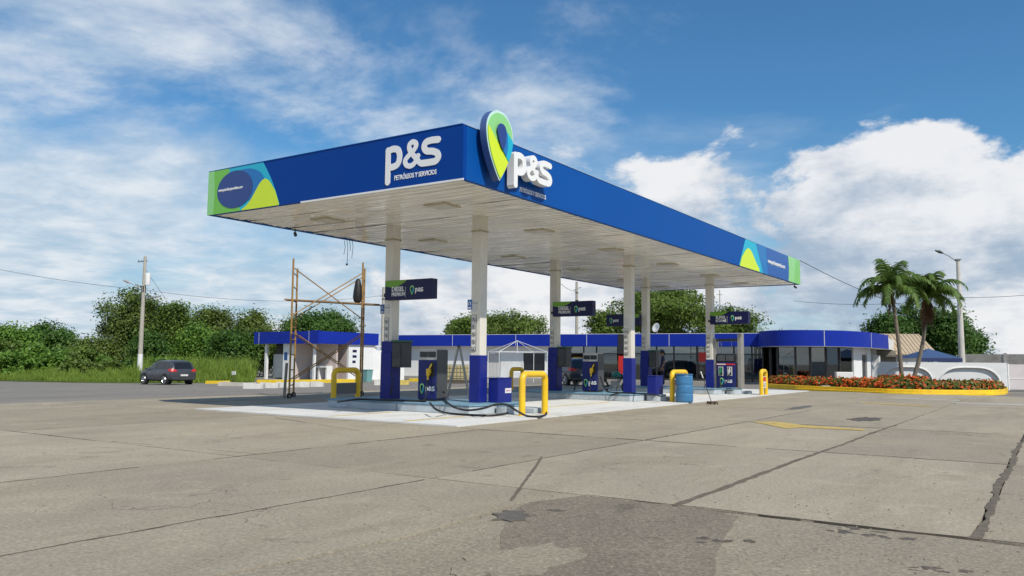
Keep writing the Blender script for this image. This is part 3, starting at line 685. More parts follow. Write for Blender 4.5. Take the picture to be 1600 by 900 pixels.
# ================================================================ small emblem used on signs and pumps
_logo = {}
def logo_meshes():
    if _logo: return _logo
    I4 = Matrix.Identity(4)
    def mk(n, f, bx, res, d, z=0.):
        o = flat_shape(n, f, *bx, res, d, LETTER, None, Matrix.Translation((0, 0, z))); me = o.data; bpy.data.objects.remove(o); me.materials.clear(); return me
    pb = (-.75, .75, -1.05, 1.05)
    _logo['a'] = (mk('emblem_green', pin_field(), pb, .06, .004), LG)
    _logo['b'] = (mk('emblem_lime', inter(pin_field(.96), lambda X, Y: Y-(-.28-1.25*X)+.35*np.maximum(0, X)), pb, .06, .004, .0045), GREEN)
    _logo['c'] = (mk('emblem_cyan', inter(pin_field(.96), lambda X, Y: -(Y-(-.36-1.25*X)), lambda X, Y: Y-(.62-.75*X), lambda X, Y: -(X-.05)), pb, .06, .004, .009), CYAN)
    _logo['d'] = (mk('emblem_core', lambda X, Y: np.where(Y > .38, np.hypot(X, Y-.38)-.32, np.abs(X)-.32*np.sqrt(np.clip((Y+.42)/.80, 0, 1))), pb, .06, .004, .0135), NAVY)
    _logo['p'] = (mk('logo_letters', ps_field, (-.05, 2.98, -.65, 1.18), .045, .004), LETTER)
    return _logo
def small_logo(parent, T, s):
    """drop emblem (height 2s) at T origin with letters to the right"""
    lm = logo_meshes(); first = None
    for k in 'abcd':
        me, m = lm[k]; me = me.copy(); me.transform(T @ Matrix.Diagonal((s*.86, s, 1, 1)))
        o = link(me.name.split('.')[0], me, m, parent)
    me, m = lm['p']; me = me.copy(); me.transform(T @ Matrix.Translation((s*.85, -s*.32, 0)) @ Matrix.Diagonal((s*.74, s*.74, 1, 1)))
    link('logo_letters', me, m, parent)

# ================================================================ fuel dispensers
HDR = mat('header_white', (.42, .42, .40), .4, var=.08, dirt=.2); DISP = mat('display_black', (.015, .017, .02), .12, var=.1)
SIDE = mat('pump_side_grey', (.05, .055, .06), .45, var=.15, dirt=.2)
PUMPB = mat('pump_blue', (.009, .018, .13), .4, var=.12, scale=5, dirt=.12, spec=.3)
NOZ = mat('nozzle_yellow', (.75, .46, .02), .4)
def frm(x, y, z): return frame_front(x, y, z)
def dispenser(loc, lab):
    r_ = tag(empty('fuel_dispenser', loc), lab, 'fuel pump', 'fuel dispensers on the islands')
    w_, d_ = .32, .25
    body = MB().box(-w_, w_, -d_, d_, .05, 1.12).build('body', PUMPB, r_, bevel=.015)
    MB().box(-w_+.03, w_-.03, -d_+.03, d_-.03, 0, .05).build('base', DARK, r_)
    MB().box(w_+.001, w_+.02, -d_+.02, d_-.02, .08, 1.40).build('side_panel', SIDE, r_)
    hd = MB().box(-w_+.02, w_, -d_+.02, d_-.02, 1.121, 1.44).build('header', HDR, r_, bevel=.01)
    for k in (0, 1):
        x0 = -w_+.05+k*.29
        MB().box(x0, x0+.265, -d_+.006, -d_+.019, 1.20, 1.35).build('display', DISP, hd)
    MB().box(-.02, .22, -d_+.008, -d_+.0195, 1.13, 1.175).build('keypad', STK, hd)
    # nozzle in its holster
    MB().box(.12, .27, -d_-.012, -d_-.001, .66, 1.06).build('nozzle_holster', DISP, r_)
    nz = MB().tube([(.20, -d_-.05, 1.02), (.17, -d_-.07, .94), (.12, -d_-.08, .86)], .022, 8)
    nz.box(.06, .17, -d_-.11, -d_-.03, .76, .88).tube([(.09, -d_-.07, .77), (.09, -d_-.07, .58)], .028, 8).box(.05, .15, -d_-.10, -d_-.04, .70, .76)
    nz.build('nozzle', NOZ, r_)
    MB().tube([(.09, -d_-.07, .58), (.08, -d_-.10, .40), (.10, -d_-.16, .12), (.16, -d_-.30, .03)], .02, 8).build('hose_end', BLACK, r_)
    small_logo(body, frm(-.17, -d_-.0015, .33), .15)
    return r_
dispenser((-14.47, 17.80, IZ), 'navy fuel pump with yellow nozzle, nearest the camera')
dispenser((-14.42, 27.15, IZ), 'navy fuel pump in front of the parked motorcycle')
# third pump: twin nozzles inside a tall grey hose frame
r_ = tag(empty('fuel_dispenser', (-12.27, 35.85, IZ)), 'navy twin nozzle fuel pump inside a tall grey hose frame', 'fuel pump', 'fuel dispensers on the islands')
body = MB().box(-.42, .42, -.25, .25, .04, 1.13).build('body', PUMPB, r_, bevel=.012)
MB().box(-.42, .42, -.255, -.2505, 1.02, 1.09).build('red_band', RED, body)
MB().box(-.40, .0, -.2585, -.2552, 1.03, 1.08).build('white_band', STK, body)
hd = MB().box(-.42, .42, -.23, .23, 1.131, 1.52).build('header', DISP, r_, bevel=.01)
for k in (0, 1):
    x0 = -.38+.40*k
    MB().box(x0, x0+.35, -.245, -.2305, 1.20, 1.46).build('display', mat('display_grey', (.07, .075, .08), .2, var=.2), hd)
    MB().box(x0+.05, x0+.27, -.262, -.2505, .55, .95).build('nozzle_holster', STK, body)
    MB().box(x0+.09, x0+.23, -.275, -.2625, .58, .92).build('holster_recess', DISP, body)
    n_ = MB().tube([(x0+.18, -.30, .92), (x0+.15, -.31, .80), (x0+.13, -.31, .62)], .03, 8).box(x0+.10, x0+.2, -.34, -.28, .70, .82)
    n_.build('nozzle', mat('nozzle_green', (.02, .25, .10), .4) if k == 0 else STK, r_)
    MB().tube([(x0+.13, -.31, .62), (x0+.15, -.36, .35), (x0+.25-.5*k, -.55, .02), (x0-.1, -.75, -.10), (x0-.45+.9*k, -.70, -.08), (x0-.5+.9*k, -.5, .15)], .018, 8).build('hose', BLACK, r_)
small_logo(body, frm(-.19, -.2515, .30), .16)
PIL = mat('brushed_pillar', (.36, .35, .32), .4, .5, var=.12, scale=4, dirt=.25)
for x in (-.62, .52): MB().box(x, x+.17, -.2, .2, 0, 2.42 if x > 0 else 2.2).build('frame_pillar', PIL, r_, bevel=.012)
MB().box(-.449, .519, -.16, .16, 2.08, 2.19).build('frame_beam', DARK, r_)
for x in (-.25, .22): MB().tube([(x, -.1, 2.08), (x+.02, -.12, 1.9), (x, -.1, 1.53)], .016, 6).build('hose_hanger', GREY, r_)
MB().box(-.80, -.66, -.12, .02, 0, .62).build('white_post', STK, r_)

# loose hoses lying over the islands: each belongs to its pump but lies free on the ground
def hose(lab, uvz, D0=22.5):
    pts = [tuple(G(u, v, z)) if z < .335 else tuple(A(u, v, D0)) for u, v, z in uvz]
    xy = crom([(p[0], p[1]) for p in pts], 6); zz = crom([(p[2], 0) for p in pts], 6); pts = [(q[0], q[1], r[0]) for q, r in zip(xy, zz)]
    return tag(MB().tube(pts, .026, 8).build('fuel_hose', BLACK, sm=True), lab, 'hose', 'black fuel hoses on the ground')
hose('black hose looping from the nearest pump round the nearest yellow guard', [(672, 630, .32), (682, 640, .22), (700, 645.5, .07), (730, 648, .06), (768, 649, .06), (796, 645, .06), (820, 640.5, .06), (846, 641, .06), (854, 645.5, .06), (845, 650.5, .06), (824, 650, .06), (806, 641, .20), (792, 632.5, .31), (775, 632, .31), (755, 638, .26), (732, 641, .16), (713, 637.5, .22), (700, 630, .31), (695, 622, .45), (693, 611, .75)])
hose('black hose in a wide loop in front of the middle pump', [(938, 588, .8), (943, 603, .4), (950, 612, .31), (968, 613.5, .31), (958, 616.5, .26), (940, 621.5, .07), (918, 621.5, .07), (902, 616, .15), (897.5, 608, .32), (901, 600, .50), (908, 596, .62)], 29.6)
hose('black hose trailing along the middle island towards the drum', [(968, 613.5, .31), (985, 614.2, .31), (1008, 615.8, .31), (1024, 617, .30), (1035, 620, .20)])
hose('black cable across the top of the nearest island', [(528, 628, .31), (560, 624, .31), (600, 625, .31), (640, 626, .31), (665, 627, .31)])

# ================================================================ hanging fuel signs
def fuel_sign(x0, y, l1, l2, lab, s1=.185, s2=.15, flip=False):
    W_, z0, z1 = 1.72, 3.10, 3.66
    r_ = tag(empty('fuel_sign', (x0, y, z0)), lab, 'sign', 'navy box signs fixed to the columns')
    H_ = z1-z0
    bx = MB().box(0, W_, -.13, .13, 0, H_).build('sign_box', NAVY, r_, bevel=.008)
    g_ = (lambda X, Y: -(Y-(H_-.20+.235*((X-.28)/.62)**2)))
    if flip: g_ = (lambda X, Y: -(Y-(H_-.20+.235*((X-W_+.28)/.62)**2)))
    gx = (.004, .90) if not flip else (W_-.9, W_-.004)
    flat_shape('green_swoosh', g_, *gx, H_*.4, H_-.004, .02, .003, mat('swoosh_green', (.14, .32, .02), .4), bx, frame_front(0, -.1305, 0))
    tx = .26 if not flip else .72
    text('fuel_name_lettering', l1, s1, LETTER, bx, frame_front(tx, -.1335, .24), sx=.86, extrude=.002)
    text('fuel_name_lettering', l2, s2, LETTER, bx, frame_front(tx, -.1335, .105), sx=.80, extrude=.002)
    MB().box(.775 if not flip else .66, .781 if not flip else .666, -.1345, -.1305, .06, .36).build('divider', LETTER, bx)
    small_logo(bx, frame_front(1.02 if not flip else .22, -.1315, .25), .135)
    MB().box(-.12 if not flip else W_+.001, -.001 if not flip else W_+.12, -.05, .05, .1, .2).build('bracket', DARK, r_)
    return r_
fuel_sign(-16.02, 17.60, 'DIESEL', 'PREMIUM', 'navy DIESEL PREMIUM sign on the column at the near left')
fuel_sign(-16.00, 26.98, 'DIESEL', 'PREMIUM', 'navy DIESEL PREMIUM sign on the rear column, middle of the canopy')
fuel_sign(-12.84, 35.40, 'SUPER', 'ECOPAIS', 'navy SUPER ECOPAIS sign on the rightmost column')
r4 = tag(empty('fuel_sign', (-18.0, 35.4, 3.10)), 'navy sign half hidden behind the middle front column', 'sign', 'navy box signs fixed to the columns')
bx = MB().box(0, 1.72, -.13, .13, 0, .56).build('sign_box', NAVY, r4, bevel=.008)
flat_shape('green_swoosh', lambda X, Y: -(Y-(.36+.235*((X-1.44)/.62)**2)), .82, 1.716, .22, .556, .02, .003, mat('swoosh_green', (.14, .32, .02), .4), bx, frame_front(0, -.1305, 0))
small_logo(bx, frame_front(.24, -.1315, .25), .135)

# small blue flag signs on the two near columns
FLG = mat('flag_blue', (.01, .07, .24), .4, var=.1)
for (u, v, D, lab) in ((597.5, 483, 22.9, 'small blue symbol plate beside the rear near column'), (734.2, 476, 20.9, 'small blue symbol plate on the column nearest the camera')):
    p = A(u, v, D); r_ = tag(empty('symbol_plate', p), lab, 'sign', 'small blue plates on the columns')
    MB().box(-.07, .07, -.012, .012, -.13, .13).build('plate', FLG, r_, bevel=.006)
    MB().box(-.05, .05, -.0155, -.0125, -.10, -.065).build('caption', STK, r_)
    MB().tube([(-.03, -.014, -.02), (-.03, -.014, .05), (.0, -.014, .08), (.03, -.014, .05), (.03, -.014, -.02)], .006, 5).build('symbol', STK, r_)
    MB().box(.071, .26, -.01, .01, .02, .05).build('bracket', GREY, r_)

# ================================================================ bins, drum, broom
for (x, y, lab, lb) in ((-12.62, 18.42, 'dark blue waste box with white label beside the nearest guard', True), (-11.95, 27.2, 'dark blue waste box left of the blue drum', False)):
    r_ = tag(empty('waste_box', (x, y, IZ if x < -12.3 else .262)), lab, 'bin', 'blue waste boxes on the islands')
    bd = MB().box(-.16, .16, -.33, .33, 0, .64).build('box_body', BLUE_C, r_, bevel=.012)
    MB().box(-.175, .175, -.345, .345, .6405, .665).build('rim', BLUE_C, r_, bevel=.006)
    if lb:
        q = MB().box(.161, .165, .0, .30, .25, .38).build('label_plate', mat('label_white', (.75, .73, .74), .5), bd)
        for k in range(5): MB().box(.1655, .168, .04+.045*k, .07+.045*k, .295, .335).build('label_print', mat('label_red', (.50, .18, .22), .6), q)
r_ = tag(empty('plastic_drum', (-10.78, 27.0, .03)), 'tall blue plastic drum standing at the edge of the pad', 'drum')
prof_ = [(.0, 0), (.26, 0), (.285, .03)]
for z in np.linspace(.06, .88, 26):
    prof_.append((.29+.012*math.sin(z/.88*math.pi)-(.014 if (abs(z-.30) < .03 or abs(z-.60) < .03) else 0), z))
prof_ += [(.285, .91), (.26, .945), (.30, .95), (.30, .975), (.255, .975), (.25, .93), (0, .93)]
body = MB().lathe(prof_[1:-1], (0, 0, 0), 28).build('barrel', DRUMB, r_, sm=True)
t_ = MB()
for a0 in np.linspace(3.5, 4.1, 6): t_.quad(*[(.307*math.cos(a0+q*.1), .307*math.sin(a0+q*.1), z) for q, z in ((0, .42), (1, .42), (1, .60), (0, .60))])
t_.build('torn_label', mat('torn_label', (.34, .30, .26), .7, var=.5, scale=14), body)
r_ = tag(empty('broom', (-9.72, 26.85, .005)), 'broom leaning against the blue drum', 'broom')
MB().tube([(-.06, .03, .09), (-.45, .22, .98)], .013, 8).build('handle', DARK, r_)
MB().tube([(-.40, .195, .865), (-.50, .245, 1.09)], .02, 8).build('grip', STK, r_)
MB().box(-.20, .16, -.04, .05, .06, .10).build('head', mat('broom_wood', (.12, .07, .04), .8, var=.3), r_, bevel=.01)
bb = MB()
for k in range(60):
    x = random.uniform(-.2, .16); y = random.uniform(-.04, .05); bb.tube([(x, y, .065), (x*1.15, y*1.5-.01, 0)], .007, 3, False)
bb.build('bristles', mat('bristle', (.07, .05, .03), .9), r_)

# ================================================================ scaffold tower
SA, SB = Vector((-22.7, 20.05, 0)), Vector((-22.15, 22.75, 0)); dW = Vector((-.75, .75, 0))
r_ = tag(empty('scaffold_tower', (-22.7, 21.4, -.03)), 'rusty yellow scaffold tower with one plank deck', 'scaffold')
def sp(mb, name, m): return mb.build(name, m, r_, at=r_.location)
posts = [P(453.5, 29.3, 0), P(460.3, 30.4, 0), P(563.5, 31.0, 0), P(566.5, 32.1, 0)]; SA, SB = posts[0], posts[2]; dW = posts[1]-posts[0]; tops = [5.02, 4.78, 5.10, 5.0]
for q, t in zip(posts, tops):
    sp(MB().tube([(q.x, q.y, .17), (q.x, q.y, t)], .034, 8), 'post', STEELY)
    wl = sp(MB().tube([(q.x-.025, q.y, .08), (q.x+.025, q.y, .08)], .10, 14), 'wheel', BLACK)
    MB().tube([(q.x-.03, q.y, .08), (q.x+.03, q.y, .08)], .045, 10).build('hub', GREY, wl, at=r_.location)
    sp(MB().tube([(q.x, q.y, .10), (q.x, q.y, .20)], .02, 6), 'caster_fork', GREY)
for a, b_ in ((0, 1), (2, 3)):
    for z in (.45, 1.0, 1.55, 2.1, 2.55, 3.0, 3.5, 4.0, 4.5):
        sp(MB().tube([posts[a]+Vector((0, 0, z)), posts[b_]+Vector((0, 0, z))], .022, 6), 'rung', STEELY)
for a, b_ in ((0, 2), (1, 3)):
    for z0, z1 in ((.65, 2.35), (2.95, 4.7)):
        sp(MB().tube([posts[a]+Vector((0, 0, z0)), posts[b_]+Vector((0, 0, z1))], .02, 6), 'brace', STEELY)
        sp(MB().tube([posts[a]+Vector((0, 0, z1)), posts[b_]+Vector((0, 0, z0))], .02, 6), 'brace', STEELY)
e_ = (SB-SA).normalized()
for k in range(3):
    o_ = SA+dW*(.12+.3*k); a = o_-e_*.30; c = o_+(SB-SA)+e_*.75; n_ = dW.normalized()*.13
    z = 3.50+.012*k
    sp(MB().add([a-n_+Vector((0,0,z)), c-n_+Vector((0,0,z)), c+n_+Vector((0,0,z)), a+n_+Vector((0,0,z)), a-n_+Vector((0,0,z+.05)), c-n_+Vector((0,0,z+.05)), c+n_+Vector((0,0,z+.05)), a+n_+Vector((0,0,z+.05))],
        [(3,2,1,0),(4,5,6,7),(0,1,5,4),(1,2,6,5),(2,3,7,6),(3,0,4,7)]), 'plank', mat('plank_wood', (.24, .15, .07), .8, var=.3, scale=5, dirt=.4))
q = posts[0]
tag(MB().tube([(q.x-.12, q.y-.12, 0), (q.x-.06, q.y-.1, 1.25)], .05, 6).build('wooden_prop', mat('grey_wood', (.26, .23, .19), .85, var=.25, scale=6, dirt=.3)), 'grey wooden prop leaning on the scaffold foot', 'timber')
bg_ = []
for k, (t, rr) in enumerate(((0, .03), (.06, .09), (.25, .13), (.5, .17), (.75, .19), (.92, .15), (1., .05))): bg_.append((rr, -t*.95))
q = posts[2]
o = MB().lathe(bg_, (q.x-.14, q.y-.10, 4.48), 12).build('cloth_bag', BLACK, sm=True); tag(o, 'black cloth bag hanging from the scaffold post', 'bag')

# ================================================================ step ladder
c = G(716, 626.5, .03); Rh = Vector((.83, .55, 0)); Fh = Vector((-.55, .83, 0))
r_ = tag(empty('step_ladder', c), 'grey metal folding step ladder standing behind the nearest pump', 'ladder')
ALU = mat('ladder_grey', (.33, .32, .30), .45, .5, var=.15, dirt=.3)
for s_ in (-1, 1):
    for q in (-1, 1):
        f0 = Rh*(.40*s_)+Fh*(.24*q); t0 = Rh*(.03*s_)+Fh*(.15*q)+Vector((0, 0, 1.82))
        MB().tube([f0, t0], .03, 6).build('rail', ALU, r_)
    for k in range(1, 6):
        t = k/6.2; a = Rh*(.40*s_*(1-t)+.03*s_*t)
        w_ = .24*(1-t)+.15*t
        MB().tube([a-Fh*w_+Vector((0, 0, 1.82*t)), a+Fh*w_+Vector((0, 0, 1.82*t))], .022, 6).build('rung', ALU, r_)
MB().tube([Fh*-.17+Vector((0, 0, 1.83)), Fh*.17+Vector((0, 0, 1.83))], .06, 6).build('top_cap', DARK, r_)
for q in (-1, 1): MB().tube([Rh*-.24+Fh*(.2*q)+Vector((0, 0, .75)), Rh*.24+Fh*(.2*q)+Vector((0, 0, .75))], .012, 5).build('spreader', ALU, r_)

# ================================================================ motorcycle
mc = P(961, 35.2, .03)
fw = (Rh*.80-Fh*.60).normalized()
r_ = tag(empty('motorcycle', mc, math.atan2(fw.y, fw.x)), 'small dark motorcycle with a teal tank parked behind the middle island', 'motorcycle')
CHR = mat('chrome', (.5, .5, .5), .2, .9, var=.1)
TEAL = mat('teal_paint', (.02, .16, .15), .35, var=.1)
for x in (-.62, .62):
    wh = MB().tube([(x+.27*math.cos(a), 0, .30+.27*math.sin(a)) for a in np.linspace(0, 2*math.pi, 25)], .045, 8, False).build('wheel', BLACK, r_, sm=True)
    sp_ = MB()
    for k in range(12): sp_.tube([(x, 0, .30), (x+.25*math.cos(k*math.pi/6), 0, .30+.25*math.sin(k*math.pi/6))], .005, 4)
    sp_.tube([(x, -.06, .30), (x, .06, .30)], .045, 10).build('spokes', CHR, wh)
    MB().tube([(x+.34*math.cos(a), 0, .30+.34*math.sin(a)) for a in np.linspace(.5 if x > 0 else .9, 2.3 if x > 0 else 2.7, 9)], [.03]+[.055]*7+[.03], 6).build('mudguard', TEAL if x > 0 else DARK, r_)
MB().tube([(-.62, .06, .30), (-.15, .05, .38), (.1, .04, .40), (.40, .03, .78)], .022, 6).tube([(-.62, -.06, .30), (-.15, -.05, .38), (.1, -.04, .40), (.40, -.03, .78)], .022, 6).tube([(.40, 0, .78), (-.1, 0, .74), (-.65, 0, .70)], .024, 6).build('frame', DARK, r_)
MB().tube([(.62, .07, .30), (.40, .06, .88)], .024, 6).tube([(.62, -.07, .30), (.40, -.06, .88)], .024, 6).build('fork', CHR, r_)
MB().tube([(.30, -.36, 1.03), (.36, -.2, 1.0), (.41, 0, .93), (.36, .2, 1.0), (.30, .36, 1.03)], .014, 6).build('handlebar', DARK, r_)
MB().tube([(.28, 0, .76), (.16, 0, .84), (-.02, 0, .82), (-.12, 0, .76)], [.06, .13, .14, .08], 10).build('tank', TEAL, r_, sm=True)
MB().tube([(-.06, 0, .79), (-.25, 0, .79), (-.55, 0, .83), (-.78, 0, .85)], [.06, .11, .11, .07], 8).build('seat', BLACK, r_, sm=True)
MB().box(-.16, .18, -.13, .13, .26, .56).tube([(.12, .0, .50), (.26, 0, .64)], .085, 8).build('engine', GREY, r_, bevel=.03)
MB().tube([(.18, -.12, .36), (.0, -.16, .24), (-.35, -.17, .26), (-.80, -.18, .36)], [.025, .03, .045, .05], 8).build('exhaust', CHR, r_)
MB().lathe([(.02, -.06), (.09, 0), (.10, .04), (.02, .07)], (.50, 0, .88), 10).build('headlight', CHR, r_)
MB().box(-.90, -.84, -.06, .06, .66, .76).build('tail_light', RED, r_)
MB().tube([(.02, .1, .28), (-.06, .26, .03)], .012, 5).build('side_stand', DARK, r_)
for s_ in (-1, 1): MB().tube([(.33, .3*s_, 1.03), (.30, .33*s_, 1.18)], .008, 5).lathe([(.01, 0), (.06, .015), (.06, .03), (.01, .04)], (.30, .34*s_, 1.18), 8).build('mirror', DARK, r_)

# ================================================================ cars
def make_car(name, loc, fwd, paint_m, lab, group=None, sc=1.0, plate=True):
    r_ = tag(empty(name, loc, math.atan2(fwd.y, fwd.x)), lab, 'car', group); r_.scale = (sc, sc, sc)
    ST = [(-2.14, .50, .86, .90, .62, .80), (-2.10, .36, .98, 1.06, .70, .88), (-2.0, .31, 1.02, 1.22, .71, .905), (-1.86, .29, 1.03, 1.44, .67, .91), (-1.62, .28, 1.02, 1.585, .63, .915), (-1.0, .26, 1.005, 1.635, .63, .92), (-.4, .25, .99, 1.645, .635, .92),
          (.2, .25, .975, 1.60, .63, .92), (.62, .25, .965, 1.42, .64, .92), (1.02, .25, .955, 1.14, .69, .915), (1.18, .25, .95, 1.02, .74, .91), (1.65, .27, .90, .955, .74, .90), (1.98, .31, .80, .84, .70, .84), (2.12, .38, .68, .71, .62, .74), (2.18, .46, .58, .60, .55, .66)]
    rings = []
    for (x, zb, zw, zr, wr, ww) in ST:
        half = [(0, zb), (ww*.80, zb), (ww*.97, zb+.10), (ww, zb+(zw-zb)*.45), (ww*.985, zw-.05), (ww*.955, zw), (wr+(.06 if zr-zw > .25 else .02), zr-.05*(1 if zr-zw > .2 else .3)), (wr*.86, zr-.008), (0, zr+.012)]
        rings.append([(x, y, z) for y, z in half]+[(x, -y, z) for y, z in half[-2:0:-1]])
    n = len(rings[0]); mb = MB()
    mb.add([q for rg in rings for q in rg], [(i*n+k, (i+1)*n+k, (i+1)*n+(k+1) % n, i*n+(k+1) % n) for i in range(len(rings)-1) for k in range(n)]+[tuple(range(n)), tuple(range((len(rings)-1)*n, len(rings)*n))[::-1]])
    body = mb.build('body', paint_m, r_, sm=True)
    bmx = bmesh.new(); bmx.from_mesh(body.data); bmesh.ops.recalc_face_normals(bmx, faces=bmx.faces); bmx.to_mesh(body.data); bmx.free()
    def side(xa, t0, t1, s_):     # point on the side glass surface
        i = max(j for j in range(len(ST)) if ST[j][0] <= xa+1e-6); i = min(i, len(ST)-2)
        t = (xa-ST[i][0])/(ST[i+1][0]-ST[i][0]); a = [ST[i][k]+(ST[i+1][k]-ST[i][k])*t for k in range(6)]
        y0, z0 = a[5]*.955, a[2]; y1, z1 = a[4]+.06, a[3]-.05
        return [(xa, s_*(y0+(y1-y0)*q+.012), z0+(z1-z0)*q) for q in (t0, t1)]
    for s_ in (-1, 1):
        for (xa, xb) in ((-1.70, -1.12), (-1.06, -.18), (-.12, .86)):
            g_ = MB(); st_ = np.linspace(xa, xb, 7); pr = []
            for q in st_: 
                hi = .9
                if xa < -1.6: hi = .55+.35*min(1, (q-xa)/.25)
                pr += side(q, .10, hi, s_)
            g_.add(pr, [(2*k, 2*k+1, 2*k+3, 2*k+2) if s_ < 0 else (2*k, 2*k+2, 2*k+3, 2*k+1) for k in range(6)]); g_.build('side_window', CARGL if False else DISP, r_)
        MB().add([(-2.125, s_*.86, .88), (-2.06, s_*.905, .88), (-1.72, s_*.925, .96), (-1.72, s_*.91, 1.06), (-2.03, s_*.86, 1.10), (-2.115, s_*.70, 1.06), (-2.15, s_*.50, .98), (-2.155, s_*.52, .90)], [(0, 1, 4, 5), (1, 2, 3, 4), (0, 5, 6, 7)]).build('tail_light', RED, r_)
        MB().box(2.02, 2.13, s_*.62-.12, s_*.62+.12, .62, .74).build('headlight', CHR, r_, bevel=.02)
        MB().box(.82, 1.0, s_*.98-.07, s_*.98+.07, .98, 1.12).build('mirror', paint_m, r_, bevel=.03)
        for q in (-.62, .38): MB().box(q, q+.18, s_*.925-.012, s_*.925+.012, .82, .86).build('door_handle', CHR, r_)
        for x in (-1.32, 1.32):
            MB().tube([(x, s_*.75, .36), (x, s_*.921, .36)], .42, 24).build('wheel_arch', BLACK, r_)
            wh = MB().tube([(x, s_*.70, .335), (x, s_*.935, .335)], .335, 24).build('wheel', BLACK, r_)
            rm = MB().tube([(x, s_*.93, .335), (x, s_*.942, .335)], .09, 12)
            for k in range(5):
                a = k*2*math.pi/5+.3; rm.tube([(x, s_*.94, .335), (x+.20*math.cos(a), s_*.944, .335+.20*math.sin(a))], .035, 6)
            rm.tube([(x+.215*math.cos(a), s_*.94, .335+.215*math.sin(a)) for a in np.linspace(0, 2*math.pi, 21)], .02, 6, False).build('rim', CHR, wh)
    rw = MB().add([(-2.075, -.60, 1.09), (-2.075, .60, 1.09), (-1.80, .56, 1.50), (-1.80, -.56, 1.50)], [(0, 1, 2, 3)]); rw.v = [(q[0]-.03, q[1], q[2]) for q in rw.v]; rw.build('rear_window', DISP, r_)
    MB().add([(.66, -.60, 1.41), (.66, .60, 1.41), (1.16, .70, 1.04), (1.16, -.70, 1.04)], [(0, 1, 2, 3)]).build('windscreen', DISP, r_).location = (.02, 0, .02)
    MB().box(-2.20, -2.08, -.80, .80, .34, .52).build('rear_bumper', DARK, r_, bevel=.04)
    MB().box(-2.205, -2.16, -.26, .26, .60, .72).build('licence_plate', STK, r_)
    MB().box(-1.0, .25, -.66, -.62, 1.65, 1.68).box(-1.0, .25, .62, .66, 1.65, 1.68).build('roof_rails', DARK, r_)
    return r_
fwd = (-Rh*math.cos(rad(38))+Fh*math.sin(rad(38))).normalized()
CARG = mat('car_paint_grey', (.060, .064, .075), .3, .3, var=.04, spec=.7)
cp = P(262, 54.5, 0); cp.z = terr(cp.x, cp.y)
make_car('parked_car', cp, fwd, CARG, 'dark grey compact SUV parked by the grass at the left', sc=.98)
CARB = mat('car_paint_navy', (.03, .04, .055), .25, .4, var=.04, spec=.7)
make_car('parked_car', P(893, 49.5, -.03), (Fh*.95-Rh*.3).normalized(), CARB, 'dark car with pale rear window parked in front of the workshop bay, seen from behind', sc=.98)

# ================================================================ person on the far island
pc = P(1035.5, 39.4, IZ)
r_ = tag(empty('person', pc, YAW), 'person in a navy uniform and dark cap standing side-on by the far pump', 'person')
J = {'pel': (0, 0, .92), 'sp': (.0, 0, 1.12), 'ch': (-.01, 0, 1.30), 'nk': (-.02, 0, 1.44), 'hd': (-.05, 0, 1.55), 'hd2': (-.055, 0, 1.63),
     'hl': (0, -.09, .88), 'kl': (-.03, -.10, .48), 'al': (.02, -.10, .09), 'tl': (-.14, -.10, .03), 'hr': (0, .09, .88), 'kr': (.03, .10, .48), 'ar': (.07, .10, .09), 'tr': (-.08, .10, .03),
     'sl': (0, -.17, 1.36), 'el': (.04, -.21, 1.10), 'wl': (-.06, -.21, .88), 'fl': (-.10, -.20, .80), 'sr': (0, .17, 1.36), 'er': (.03, .21, 1.10), 'wr': (-.12, .18, .93), 'fr': (-.17, .16, .87)}
RD = {'pel': .145, 'sp': .13, 'ch': .14, 'nk': .06, 'hd': .095, 'hd2': .085, 'hl': .10, 'kl': .065, 'al': .05, 'tl': .04, 'hr': .10, 'kr': .065, 'ar': .05, 'tr': .04, 'sl': .06, 'el': .045, 'wl': .035, 'fl': .035, 'sr': .06, 'er': .045, 'wr': .035, 'fr': .035}
E_ = ['pel sp', 'sp ch', 'ch nk', 'nk hd', 'hd hd2', 'pel hl', 'hl kl', 'kl al', 'al tl', 'pel hr', 'hr kr', 'kr ar', 'ar tr', 'ch sl', 'sl el', 'el wl', 'wl fl', 'ch sr', 'sr er', 'er wr', 'wr fr']
ks = list(J); me = bpy.data.meshes.new('body'); me.from_pydata([J[k] for k in ks], [(ks.index(a), ks.index(b_)) for a, b_ in (e.split() for e in E_)], []); me.update()
tmp = bpy.data.objects.new('tmp', me); COL.objects.link(tmp)
tmp.modifiers.new('skin', 'SKIN')
if not me.skin_vertices: 
    bm_ = bmesh.new(); bm_.from_mesh(me); bm_.verts.layers.skin.verify(); bm_.to_mesh(me); bm_.free()
for i, k in enumerate(ks): me.skin_vertices[0].data[i].radius = (RD[k], RD[k]*(.8 if k in ('sp', 'ch') else 1)); me.skin_vertices[0].data[i].use_root = (k == 'pel')
ss = tmp.modifiers.new('s', 'SUBSURF'); ss.levels = 2; ss.render_levels = 2
dg_ = bpy.context.evaluated_depsgraph_get(); bme = bpy.data.meshes.new_from_object(tmp.evaluated_get(dg_)); bpy.data.objects.remove(tmp, do_unlink=True)
UNI = mat('uniform_navy', (.03, .035, .10), .8, var=.15, scale=12); TRO = mat('trousers_navy', (.02, .022, .05), .85, var=.15, scale=12); SHOE = mat('shoe', (.02, .018, .016), .5)
bme.materials.clear()
for m in (UNI, TRO, SKIN, SHOE): bme.materials.append(m)
for p_ in bme.polygons:
    c = p_.center
    arm = abs(c.y) > .165 and c.z < 1.20 and c.z > .7
    p_.material_index = 3 if c.z < .10 else 1 if (c.z < .95 and not arm) else 2 if (c.z > 1.42 or (arm and c.z < 1.18)) else 0
    p_.use_smooth = True
body = bpy.data.objects.new('body', bme); COL.objects.link(body); body.parent = r_
